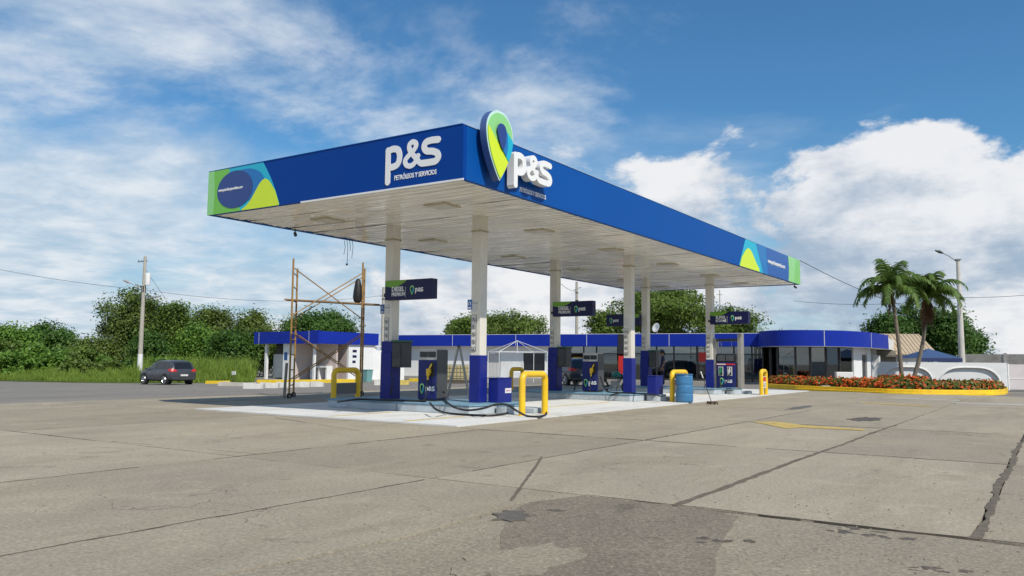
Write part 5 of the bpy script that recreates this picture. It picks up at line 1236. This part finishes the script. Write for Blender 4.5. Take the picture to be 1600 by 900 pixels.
kerb([(402, 57.5), (450, 57.2), (500, 57.5), (565, 60)], 'yellow kerb in front of the service block')
kerb([(322, 56.2), (345, 56.2), (361, 56.5)], 'short yellow kerb half sunk in grass right of the parked car', .2)
kerb([(640, 62), (670, 61.5), (702, 61)], 'yellow kerb left of the ladder, by the white wall')
BEDPTS = [(1198, 47.5), (1240, 44.5), (1300, 42.2), (1352, 40.6), (1385, 39.6), (1440, 38.9), (1500, 38.9), (1548, 39.4), (1568, 40.6), (1573, 43.5)]
kerb(BEDPTS, 'long bright yellow kerb round the flower bed', .25, 0, mat('yellow_bed_kerb', (.80, .53, .012), .6, var=.1, dirt=.25))
kerb([(u, D-.28) for u, D in BEDPTS[1:-1]], 'lower yellow step in front of the flower bed kerb', .11, 0, mat('yellow_bed_kerb', (.80, .53, .012)))
bp2 = [tuple(P(u, D+.2, 0))[:2] for u, D in BEDPTS]+[tuple(P(1573, 45, 0))[:2], tuple(P(1362, 46.4, 0))[:2], tuple(P(1340, 50, 0))[:2], tuple(P(1200, 51.0, 0))[:2]]
kind(MB().prism(bp2, -.1, .12).build('flower_bed_soil', mat('soil', (.07, .05, .03), .95, var=.3, scale=6)), 'structure')

# ================================================================ leaves, trees
def leaf_cloud(name, C, Nn, size, m, parent=None, rng=RNG, asp=.5):
    n = len(C); Nn = Nn/np.linalg.norm(Nn, axis=1, keepdims=True)
    a = np.cross(Nn, rng.normal(size=(n, 3))); a /= np.linalg.norm(a, axis=1, keepdims=True)+1e-9; b_ = np.cross(Nn, a)
    s = size*(.6+.8*rng.random((n, 1)))
    V = np.empty((n, 4, 3)); V[:, 0] = C-a*s; V[:, 1] = C+b_*s*asp-a*s*.1; V[:, 2] = C+a*s-Nn*s*.25; V[:, 3] = C-b_*s*asp-a*s*.1
    me = bpy.data.meshes.new(name); me.vertices.add(n*4); me.vertices.foreach_set('co', V.reshape(-1)); me.loops.add(n*4); me.loops.foreach_set('vertex_index', np.arange(n*4, dtype=np.int32))
    me.polygons.add(n); me.polygons.foreach_set('loop_start', np.arange(0, n*4, 4, dtype=np.int32)); me.polygons.foreach_set('loop_total', np.full(n, 4, dtype=np.int32)); me.update()
    return link(name, me, m, parent)
def blob_points(lobes, n, ncl, csz, rng, flat=.75):
    """leaf centres in clusters spread over the shells of several ellipsoid lobes"""
    vol = np.array([l[3]*l[4]*l[5] for l in lobes])**.7; vol /= vol.sum(); C = []; Nn = []
    idx = rng.choice(len(lobes), ncl, p=vol)
    for i in idx:
        cx_, cy_, cz_, rx, ry, rz = lobes[i]; d = rng.normal(size=3); d[2] = d[2]*.9+.25; d /= np.linalg.norm(d)
        r = .55+.5*rng.random()**.6; c = np.array([cx_+rx*d[0]*r, cy_+ry*d[1]*r, cz_+rz*d[2]*r]); k = max(4, int(n/ncl*(.5+rng.random())))
        q = rng.normal(size=(k, 3))*csz*np.array([1, 1, flat])*(.6+.7*rng.random()); C.append(c+q); Nn.append(d*.7+np.array([0, 0, .5])+rng.normal(size=(k, 3))*.55)
    return np.vstack(C), np.vstack(Nn)
def tree(loc, lobes, n, ncl, csz, lsz, m, lab, cat='tree', group=None, name='tree', trunk_r=.22, fork=.4, limbs=7, seed=1, flat=.75):
    rng = np.random.default_rng(seed); r_ = tag(empty(name, loc), lab, cat, group)
    C, Nn = blob_points(lobes, n, ncl, csz, rng, flat); leaf_cloud('crown', C, Nn, lsz, m, r_, rng)
    zt = min(l[2]-l[5]*.5 for l in lobes); zt = max(zt, .4)
    t = MB(); fk = Vector((rng.normal()*.1, rng.normal()*.1, zt*fork+.3)); t.tube([(0, 0, -.3), (fk.x*.5, fk.y*.5, fk.z*.5), tuple(fk)], [trunk_r*1.25, trunk_r, trunk_r*.8], 8)
    for k in range(limbs):
        l = lobes[k % len(lobes)]; d = rng.normal(size=3)*.45; e_ = Vector((l[0]+l[3]*d[0], l[1]+l[4]*d[1], l[2]+l[5]*(d[2]*.5+.1))); md = fk.lerp(e_, .5)+Vector((rng.normal()*.3, rng.normal()*.3, .35))
        t.tube([fk-Vector((0, 0, .15)), md, e_], [trunk_r*.55, trunk_r*.34, trunk_r*.08], 6)
    t.build('trunk', BARK, r_, sm=True); return r_
def lob(rng, W, H, base, k, dep=None):
    out = []; dep = dep or W*.8
    for i in range(k):
        x = rng.uniform(-.62, .62)*W; z = base+(H-base)*(.30+.42*rng.random())*(1-.35*(x/W)**2); rr = W*(.30+.16*rng.random())
        out.append((x, rng.uniform(-.5, .5)*dep, z, rr, rr, (H-base)*.34))
    out.append((0, 0, base+(H-base)*.62, W*.62, dep*.6, (H-base)*.38)); return out
def ptree(u, D, ytop, wpx, m, lab, base=1.0, n=9000, k=6, seed=1, lsz=.15, csz=.5, group='trees behind the station', **kw):
    q = P(u, D, 0); q.z = terr(q.x, q.y); hor = 450+FPX*(F[2]+R2[2]*(u-800)/FPX)/U2[2]
    H = CAM_H+(hor-ytop)*D/FPX-q.z; W = wpx*D/FPX/2; rng = np.random.default_rng(seed*13+5)
    lb_ = lob(rng, W, H*1.0, base, k)
    # rotate lobes so that their long axis lies across the view
    lb_ = [(a*_R[0]-b_*math.sin(YAW), a*_R[1]+b_*math.cos(YAW), c, d, e_, f_) for a, b_, c, d, e_, f_ in lb_]
    n = int(n*1.9); return tree(q, lb_, n, max(60, n//75), csz, lsz, m, lab, group=group, seed=seed, **kw)
ptree(196, 92, 457, 165, L_OLIVE, 'tall broad tree behind the lamp post at the left', n=15000, k=10, seed=2, base=1.2)
ptree(268, 88, 476, 60, L_TREE, 'medium tree right of the tall broad tree at the left', n=6000, k=5, seed=3)
ptree(325, 98, 482, 105, L_OLIVE, 'wide brownish tree left of the scaffold', n=10000, k=7, seed=4)
ptree(305, 84, 508, 80, L_BRIGHT, 'bright green low tree above the parked car', n=6500, k=5, seed=5, base=.4)
ptree(392, 96, 487, 70, L_OLIVE, 'olive tree just left of the scaffold posts', n=7500, k=6, seed=6)
ptree(497, 80, 484, 135, L_DARK, 'dense dark umbrella-shaped tree behind the scaffold', n=14000, k=8, seed=7, base=2.2, lsz=.13, csz=.42)
ptree(232, 80, 528, 70, L_DARK, 'dark low tree behind the lamp post base', n=5000, k=4, seed=8, base=.3)
ptree(360, 82, 520, 90, L_DARK, 'dark bushy tree left of the service block', n=6500, k=5, seed=9, base=.2)
ptree(415, 84, 512, 60, L_OLIVE, 'small olive tree at the left end of the service block', n=4500, k=4, seed=10, base=.3)
ptree(75, 110, 507, 110, L_DARK, 'distant dark tree clump left of the tall broad tree', n=6500, k=6, seed=11, base=.4, lsz=.18)
ptree(15, 95, 509, 110, L_BRIGHT, 'light green tree mass at the far left edge', n=7500, k=6, seed=12, base=.2, lsz=.17)
ptree(140, 86, 532, 90, L_OLIVE, 'low olive thicket below the tall broad tree', n=5500, k=5, seed=13, base=.2)
ptree(785, 95, 490, 165, L_TREE, 'spreading tree behind the white gazebo frame', n=10000, k=8, seed=14, base=3.4, csz=.5)
ptree(720, 98, 500, 50, L_TREE, 'small feathery tree left of the nearest column', n=3000, k=3, seed=15, base=3.6, csz=.4)
ptree(1040, 84, 449, 225, L_TREE, 'great spreading rain tree behind the middle of the station', n=16000, k=11, seed=16, base=3.0, csz=.55, flat=.5)
ptree(940, 84, 487, 70, L_TREE, 'low left branch tree beside the great rain tree', n=3200, k=3, seed=17, base=3.4, flat=.5)
ptree(1140, 86, 478, 90, L_TREE, 'right flank tree beside the great rain tree', n=4500, k=4, seed=18, base=3.2, flat=.5)
ptree(1385, 78, 492, 60, L_DARK, 'dark tree left of the palms, behind the round shop', n=5500, k=4, seed=19, base=1.5)
ptree(1425, 80, 478, 75, L_DARK, 'tall dark tree directly behind the palms', n=8000, k=6, seed=20, base=1.2)
ptree(1480, 78, 486, 80, L_DARK, 'dark conifer-like tree left of the right lamp post', n=8000, k=6, seed=21, base=1.0)
ptree(1515, 82, 520, 55, L_DARK, 'low dark tree right of the right lamp post', n=4500, k=4, seed=22, base=.8)

# shrubs along the grass edge
def shrub(u, D, wpx, hpx, m, lab, seed):
    rng = np.random.default_rng(seed); q = P(u, D, 0); q.z = terr(q.x, q.y)+.05; W = wpx*D/FPX/2; H = hpx*D/FPX
    r_ = tag(empty('shrub', q), lab, 'shrub', 'wild shrubs on the grass bank'); lb_ = [(rng.uniform(-.5, .5)*W, rng.uniform(-.4, .4)*W, H*.45, W*.6, W*.5, H*.5) for _ in range(4)]
    C, Nn = blob_points(lb_, 2600, 50, .28, rng); C[:, 2] = np.maximum(C[:, 2], .03); leaf_cloud('foliage', C, Nn, .15, m, r_, rng); 
    MB().tube([(0, 0, -.1), (.1, .05, H*.3)], .05, 5).tube([(0, 0, 0), (-.3, .1, H*.45)], .035, 5).build('stem', BARK, r_)
for i, (u, D, wp_, hp, m, lab) in enumerate(((20, 66, 70, 44, L_BRIGHT, 'dark shrub at the far left edge of the bank'), (75, 68, 70, 36, L_BRIGHT, 'light green shrub second from the left edge'), (120, 70, 60, 50, L_TREE, 'tall mid green shrub left of the lamp post'), (160, 72, 60, 32, L_BRIGHT, 'pale low shrub left of the lamp post'),
    (178, 66, 28, 26, mat('x', (.1, .1, .1)) and L_OLIVE, 'brownish dry shrub just left of the lamp post'), (200, 68, 40, 28, L_DARK, 'dark green shrub touching the lamp post'), (258, 70, 70, 34, L_BRIGHT, 'bright shrub behind the parked car'), (315, 72, 60, 26, L_TREE, 'green shrub right of the parked car'), (45, 74, 80, 54, L_BRIGHT, 'large bright shrub on the bank, farther back at the left'), (-5, 70, 80, 60, L_TREE, 'big scrubby shrub cut by the left edge'), (100, 75, 90, 46, L_BRIGHT, 'wide light scrub between the left edge and the lamp post'), (140, 66, 34, 22, L_OLIVE, 'small dry scrub in the grass near the kerbless edge'), (290, 75, 60, 30, L_BRIGHT, 'light scrub above the roof of the parked car'), (345, 70, 44, 22, L_TREE, 'low green scrub left of the white plate on a stake'), (385, 68, 40, 26, L_DARK, 'dark scrub beside the left end of the service block'))):
    shrub(u, D, wp_, hp, m, lab, 40+i)
rs_ = random.Random(9)
ORD = 'first second third fourth fifth sixth seventh eighth ninth tenth eleventh twelfth thirteenth'.split(); us_ = sorted(rs_.uniform(-30, 212) for _ in range(13)); us2 = sorted(rs_.uniform(225, 395) for _ in range(5))
for k in range(13):
    u = us_[k]; shrub(u, rs_.uniform(64.5, 76), rs_.uniform(34, 66), rs_.uniform(16, 34), (L_BRIGHT, L_TREE, L_BRIGHT, L_OLIVE)[k % 4], ('light green', 'mid green', 'light green', 'olive')[k % 4]+' rounded scrub mound on the left bank, '+ORD[k]+' of these mounds from the left', 80+k)
for k in range(5):
    u = us2[k]; shrub(u, rs_.uniform(66, 76), rs_.uniform(30, 50), rs_.uniform(12, 24), (L_BRIGHT, L_TREE)[k % 2], ('light', 'mid')[k % 2]+' green low scrub right of the lamp post, '+ORD[k]+' from the left', 100+k)
# field and grass
fpts = [P(-700, 80, 0), P(-250, 71, 0), P(0, 61.5, 0), P(120, 59.5, 0), P(225, 59.3, 0), P(330, 58.4, 0), P(396, 59.5, 0), P(398, 66, 0), P(400, 180, 0), P(-700, 320, 0)]
fm_ = MB(); fp = [(p.x, p.y) for p in fpts]; fm_.prism(fp, -.9, -.36); kind(fm_.build('grass_field', FIELD), 'structure')
rng = np.random.default_rng(5)
nb = 60000; uu = rng.uniform(-60, 402, nb); tt = rng.random(nb)**1.6
V = np.empty((nb, 3, 3)); keep = 0
edge = np.interp(uu, [-60, 0, 120, 225, 330, 396, 402], [63.5, 61.8, 59.8, 59.6, 58.8, 60, 60])
Dd = edge+tt*26
d0 = F[None, :]+R2[None, :]*((uu-800)/FPX)[:, None]; d0[:, 2] = 0; d0 = d0/(d0@np.array([F[0], F[1], 0]))[:, None]
base_ = d0*Dd[:, None]*(1/1.0); base_[:, 2] = -.37
h = (.22+.30*rng.random(nb)+(.5+.6*rng.random(nb))*np.clip((Dd-edge)/4, 0, 1)+.5*np.clip((Dd-edge)/14, 0, 1))
h *= .62+.42*(np.sin(uu*.21+Dd*.9)*.5+.5)+.45*(np.sin(uu*.067-Dd*.5+2)*.5+.5)*(np.sin(uu*.5)*.5+.5)
h *= np.where(uu < 215, .58, .9)
ang = rng.uniform(0, 6.28, nb); wv = np.stack([np.cos(ang), np.sin(ang), 0*ang], 1)*(.035+.035*rng.random(nb))[:, None]
ln_ = np.stack([rng.normal(size=nb)*.22*h, rng.normal(size=nb)*.22*h, h], 1)
V[:, 0] = base_-wv; V[:, 1] = base_+wv; V[:, 2] = base_+ln_
me = bpy.data.meshes.new('grass'); me.vertices.add(nb*3); me.vertices.foreach_set('co', V.reshape(-1)); me.loops.add(nb*3); me.loops.foreach_set('vertex_index', np.arange(nb*3, dtype=np.int32)); me.polygons.add(nb); me.polygons.foreach_set('loop_start', np.arange(0, nb*3, 3, dtype=np.int32)); me.polygons.foreach_set('loop_total', np.full(nb, 3, dtype=np.int32)); me.update()
gr = link('grass', me, L_GRASS); gr['label'] = 'tall green grass on the bank at the left'; gr['category'] = 'grass'; kind(gr, 'stuff')

# flower hedges
def hedge(pts, wid, h, lab, fl, seed):
    rng = np.random.default_rng(seed); c_ = crom([(p.x, p.y) for p in pts], 6); r_ = tag(empty('flower_hedge', (*c_[len(c_)//2], .1)), lab, 'hedge', 'clipped flowering hedges in the bed')
    i_ = offset(c_, wid/2); seg_ = np.array(i_); n = 9000
    t = rng.random(n)*(len(seg_)-1); k = t.astype(int); k = np.minimum(k, len(seg_)-2); f_ = (t-k)[:, None]; c = seg_[k]*(1-f_)+seg_[k+1]*f_
    tg = seg_[k+1]-seg_[k]; tg /= np.linalg.norm(tg, axis=1, keepdims=True); nn_ = np.stack([-tg[:, 1], tg[:, 0]], 1)
    a = rng.random(n)*math.pi; rr = 1-.35*rng.random(n)**2; bump_ = 1+.10*np.sin(t*2.3)+.07*np.sin(t*5.1+1)
    off = -np.cos(a)*np.abs(np.cos(a))**-.35*wid/2*rr; z = np.abs(np.sin(a))**.6*h*rr*bump_
    C = np.column_stack([c+nn_*off[:, None], z+.12])-np.array([*r_.location]); Nn = np.column_stack([nn_*(-np.cos(a))[:, None], np.sin(a)+.2])+rng.normal(size=(n, 3))*.5
    C += rng.normal(size=C.shape)*.05
    fsel = (rng.random(n) < fl*(.5+.8*(np.sin(t*1.7+seed)*.5+.5))) & (rr > .86)
    leaf_cloud('foliage', C[~fsel], Nn[~fsel], .085, L_HEDGE, r_, rng, .6); leaf_cloud('flowers', C[fsel]+Nn[fsel]*.03, Nn[fsel], .065, L_FLOW, r_, rng, .9)
    core = MB(); ci = [tuple(Vector(q)-r_.location.to_2d()) for q in offset(c_, wid*.2)]; co = [tuple(Vector(q)-r_.location.to_2d()) for q in offset(c_, wid*.8)]
    core.prism(ci+co[::-1], 0, h*.72).build('twig_core', mat('twig_core', (.03, .028, .014), .95, var=.3, scale=9), r_)
hedge([P(u, D+.65, 0) for u, D in BEDPTS[0:5]], 1.4, .47, 'bright orange flowering hedge in front of the round shop', .42, 3)
hedge([P(u, D+.65, 0) for u, D in BEDPTS[4:-1]], 1.4, .45, 'darker green and orange hedge in front of the garden wall', .20, 5)
hedge([P(1372, 42.6, 0), P(1410, 42.0, 0), P(1450, 42.0, 0)], 1.2, .58, 'taller orange hedge round the palm trunks', .35, 6)
q = P(1318, 44.6, .12); r_ = tag(empty('white_box', q, YAW), 'plain white box standing just behind the orange hedge', 'box')
MB().box(-.46, .46, -.15, .15, .50, .84).build('casing', WHITE, r_, bevel=.02)
for x in (-.35, .35): MB().box(x-.03, x+.03, -.03, .03, 0, .499).build('leg', GREY, r_)

# palms
def palm(u0, u1, D, ytop, lab, seed, dry, nf=20):
    rng = np.random.default_rng(seed); b0 = P(u0, D, .1); top = A(u1, ytop, D); r_ = tag(empty('palm_tree', b0), lab, 'palm', 'palms in the flower bed')
    t = MB(); pts = []; k = 10
    for i in range(k+1):
        s = i/k; q = (top-b0)*s; q.x += .18*math.sin(s*math.pi)*(1 if u1 > u0 else .3); pts.append(tuple(q))
    t.tube(pts, [.115-.04*i/k+.010*(i % 2) for i in range(k+1)], 10).build('trunk', mat('palm_trunk', (.19, .16, .12), .9, var=.25, scale=9, bump=.4), r_, sm=True)
    tl = top-b0
    MB().tube([tl+Vector((0, 0, -.15)), tl+Vector((0, 0, .45))], [.10, .05], 8).build('crownshaft', mat('palm_shaft', (.12, .17, .04), .6, var=.15), r_)
    def frond(az, el, Lf, droop, m, name):
        rb = []; nseg = 14; d = Vector((math.cos(az)*math.cos(el), math.sin(az)*math.cos(el), math.sin(el))); p_ = tl+Vector((0, 0, .35)); 
        for i in range(nseg+1):
            rb.append(p_.copy()); d = (d+Vector((0, 0, -droop*(.4+i/nseg)))).normalized(); p_ = p_+d*(Lf/nseg)
        f_ = MB(); f_.tube([tuple(q) for q in rb], [.022*(1-.8*i/nseg) for i in range(nseg+1)], 4)
        side_ = Vector((-math.sin(az), math.cos(az), 0))
        for i in range(2, nseg*4+1):
            s = i/(nseg*4); j = min(int(s*nseg), nseg-1); q = rb[j].lerp(rb[j+1], s*nseg-j); tg = (rb[j+1]-rb[j]).normalized(); up_ = side_.cross(tg)
            ll = .62*math.sin(min(1, s*1.15+.12)*math.pi*.93)**.7+.06
            for s_ in (-1, 1):
                dr = (side_*s_*.80+tg*.55+up_*(.18+.2*rng.normal())+Vector((0, 0, -.25))).normalized(); e1 = q+dr*ll*.55; e2 = e1+(dr+Vector((0, 0, -.55))).normalized()*ll*.5; w_ = tg*.03
                f_.add([q-w_, q+w_, e1+w_*.9, e1-w_*.9, e2], [(0, 1, 2, 3), (3, 2, 4)])
        f_.build(name, m, r_)
    for k in range(nf):
        frond(k*2.399+seed, rad(rng.uniform(25, 82)), rng.uniform(2.1, 2.7), rng.uniform(.19, .27), L_PALM, 'frond')
    for k in range(dry): frond(rng.uniform(0, 6.28), rad(-62), rng.uniform(1.0, 1.9), .35, L_DRY, 'dry_frond')
palm(1409, 1394, 44.0, 462, 'left palm with a dark slim trunk by the garden wall', 2, 1)
palm(1421, 1448, 44.6, 474, 'right palm with a leaning trunk and dry brown hanging fronds', 5, 5)

# ================================================================ poles and wires
def lamp_head(r_, p, d, par_name='lamp_head'):
    d = Vector(d).normalized(); MB().tube([p, p+d*.25, p+d*.62], [.05, .12, .06], 8).build(par_name, mat('lamp_grey', (.42, .43, .44), .4, .3, var=.1), r_, sm=True)
b0 = P(219, 64, 0); b0.z = terr(b0.x, b0.y); r_ = tag(empty('lamp_post', b0), 'concrete lamp and power pole with a white painted base at the left', 'pole', 'concrete poles')
Hh = 9.85
MB().tube([(0, 0, -.3), (0, 0, Hh)], [.20, .11], 12).build('shaft', POLE, r_, sm=True)
MB().tube([(0, 0, .0), (0, 0, 2.15)], [.212, .196], 12).build('white_base', WHITE, r_, sm=True)
l_ = -Vector((R2[0], R2[1], 0)).normalized()
MB().tube([(0, 0, 7.15), tuple(l_*.6+Vector((0, 0, 7.5))), tuple(l_*1.1+Vector((0, 0, 7.75)))], .035, 6).build('lamp_arm', GREY, r_); lamp_head(r_, l_*1.05+Vector((0, 0, 7.74)), l_+Vector((0, 0, .35)))
MB().tube([(0, 0, 6.6), tuple(-l_*.75+Vector((0, 0, 6.65)))], .03, 6).build('lamp_arm', GREY, r_); lamp_head(r_, -l_*.70+Vector((0, 0, 6.64)), -l_+Vector((0, 0, .1)))
tr_ = MB().lathe([(.02, 0), (.20, .02), (.21, .1), (.21, .85), (.20, .95), (.06, 1.0)], (.0, 0, 0), 14).build('transformer', WHITE, r_, sm=True); tr_.location = tuple(-l_*.28+Vector((0, 0, 7.55))); 
MB().box(-.12, .12, -.12, .12, 7.0, 7.5).build('switch_box', DARK, r_); MB().tube([tuple(l_*.55+Vector((0, 0, 9.4))), tuple(-l_*.2+Vector((0, 0, 9.5)))], .03, 5).build('cross_arm', DARK, r_)
for k in range(3): MB().lathe([(.02, 0), (.05, .04), (.02, .08), (.05, .12), (.02, .16)], tuple(l_*(.5-.25*k)+Vector((0, 0, 9.42))), 8).build('insulator', GREY, r_)
PLT = Vector(b0)+Vector((0, 0, 7.2))
b1 = P(1503, 58, 0); r_ = tag(empty('lamp_post', b1), 'tall pale concrete lamp post behind the garden wall at the right', 'pole', 'concrete poles'); Hh = 1.4+(570.3-404)*58/FPX
MB().tube([(0, 0, -.3), (0, 0, Hh)], [.24, .13], 12).build('shaft', mat('pale_pole', (.55, .52, .46), .85, var=.12, scale=4, dirt=.25), r_, sm=True)
MB().tube([(0, 0, Hh-.25), tuple(l_*.6+Vector((0, 0, Hh+.2))), tuple(l_*1.1+Vector((0, 0, Hh+.45)))], .03, 6).build('lamp_arm', GREY, r_)
d = (l_+Vector((0, 0, .35))).normalized(); MB().tube([l_*1.05+Vector((0, 0, Hh+.43)), l_*1.3+Vector((0, 0, Hh+.53)), l_*1.6+Vector((0, 0, Hh+.62))], [.05, .12, .06], 8).build('lamp_head', DARK, r_, sm=True)
for z in (6.1, 6.2, 8.9): MB().lathe([(.23, 0), (.23, .06)], (0, 0, z), 10).build('band', GREY, r_)
PRT = b1+Vector((0, 0, 6.2))
for (u, D, yt, lab) in ((597, 78, 441, 'far utility pole beside the near left column'), (901, 84, 436, 'far utility pole behind the middle DIESEL sign'), (1126, 88, 452, 'thin far mast behind the rightmost column')):
    q = P(u, D, 0); hor = 450+FPX*(F[2]+R2[2]*(u-800)/FPX)/U2[2]; H_ = 1.4+(hor-yt)*D/FPX
    r_ = tag(empty('utility_pole', (q.x, q.y, terr(q.x, q.y))), lab, 'pole', 'concrete poles'); rr = .14 if u < 1000 else .05
    MB().tube([(0, 0, -.2), (0, 0, H_)], [rr*1.3, rr], 8).build('shaft', POLE, r_, sm=True)
    if u < 1000:
        MB().tube([tuple(l_*.3+Vector((0, 0, H_-.9))), tuple(-l_*.45+Vector((0, 0, H_-.55)))], .035, 5).build('bracket', GREY, r_)
        for z in (H_-1.2, H_-2.0): MB().lathe([(rr*1.25, 0), (rr*1.25, .1)], (0, 0, z), 8).build('band', DARK, r_)
    else: MB().tube([tuple(l_*.3+Vector((0, 0, H_-.5))), tuple(-l_*.3+Vector((0, 0, H_-.5)))], .03, 5).build('cross_arm', DARK, r_)
def wire(a, c, sag, lab, r=.015):
    pts = [a.lerp(c, t)-Vector((0, 0, sag*4*t*(1-t))) for t in np.linspace(0, 1, 14)]; tag(MB().tube(pts, r, 5).build('overhead_wire', DARK), lab, 'wire', 'overhead wires')
wire(A(-150, 385, 75), PLT, .5, 'overhead wire from the left edge to the left lamp post'); wire(PLT, A(597, 462, 78), .7, 'overhead wire from the left lamp post to the far pole')
wire(A(1250, 407, 37.8), A(1498, 497, 58), .5, 'wire from the canopy corner down to the right lamp post'); wire(PRT, A(1720, 447, 50), .2, 'overhead wire from the right lamp post to the right edge'); wire(A(1240, 470, 70), PRT, .4, 'faint overhead wire left of the right lamp post', .016)
wire(Vector((b0.x, b0.y, b0.z+8.9)), P(312, 80, 2.5), .1, 'guy wire slanting down right of the left lamp post', .014)
wire(A(870, 438, 50), A(901, 455, 84), .2, 'short wire under the canopy to the far pole', .016)
q = P(366, 57.6, 0); q.z = terr(q.x, q.y)+.05; r_ = tag(empty('field_marker', q), 'small white plate on a stake in the grass left of the service block', 'sign')
MB().box(-.20, .20, -.02, .02, .55, .80).build('plate', WHITE, r_); MB().tube([(0, .03, -.1), (0, .03, .7)], .025, 5).build('stake', BARK, r_)
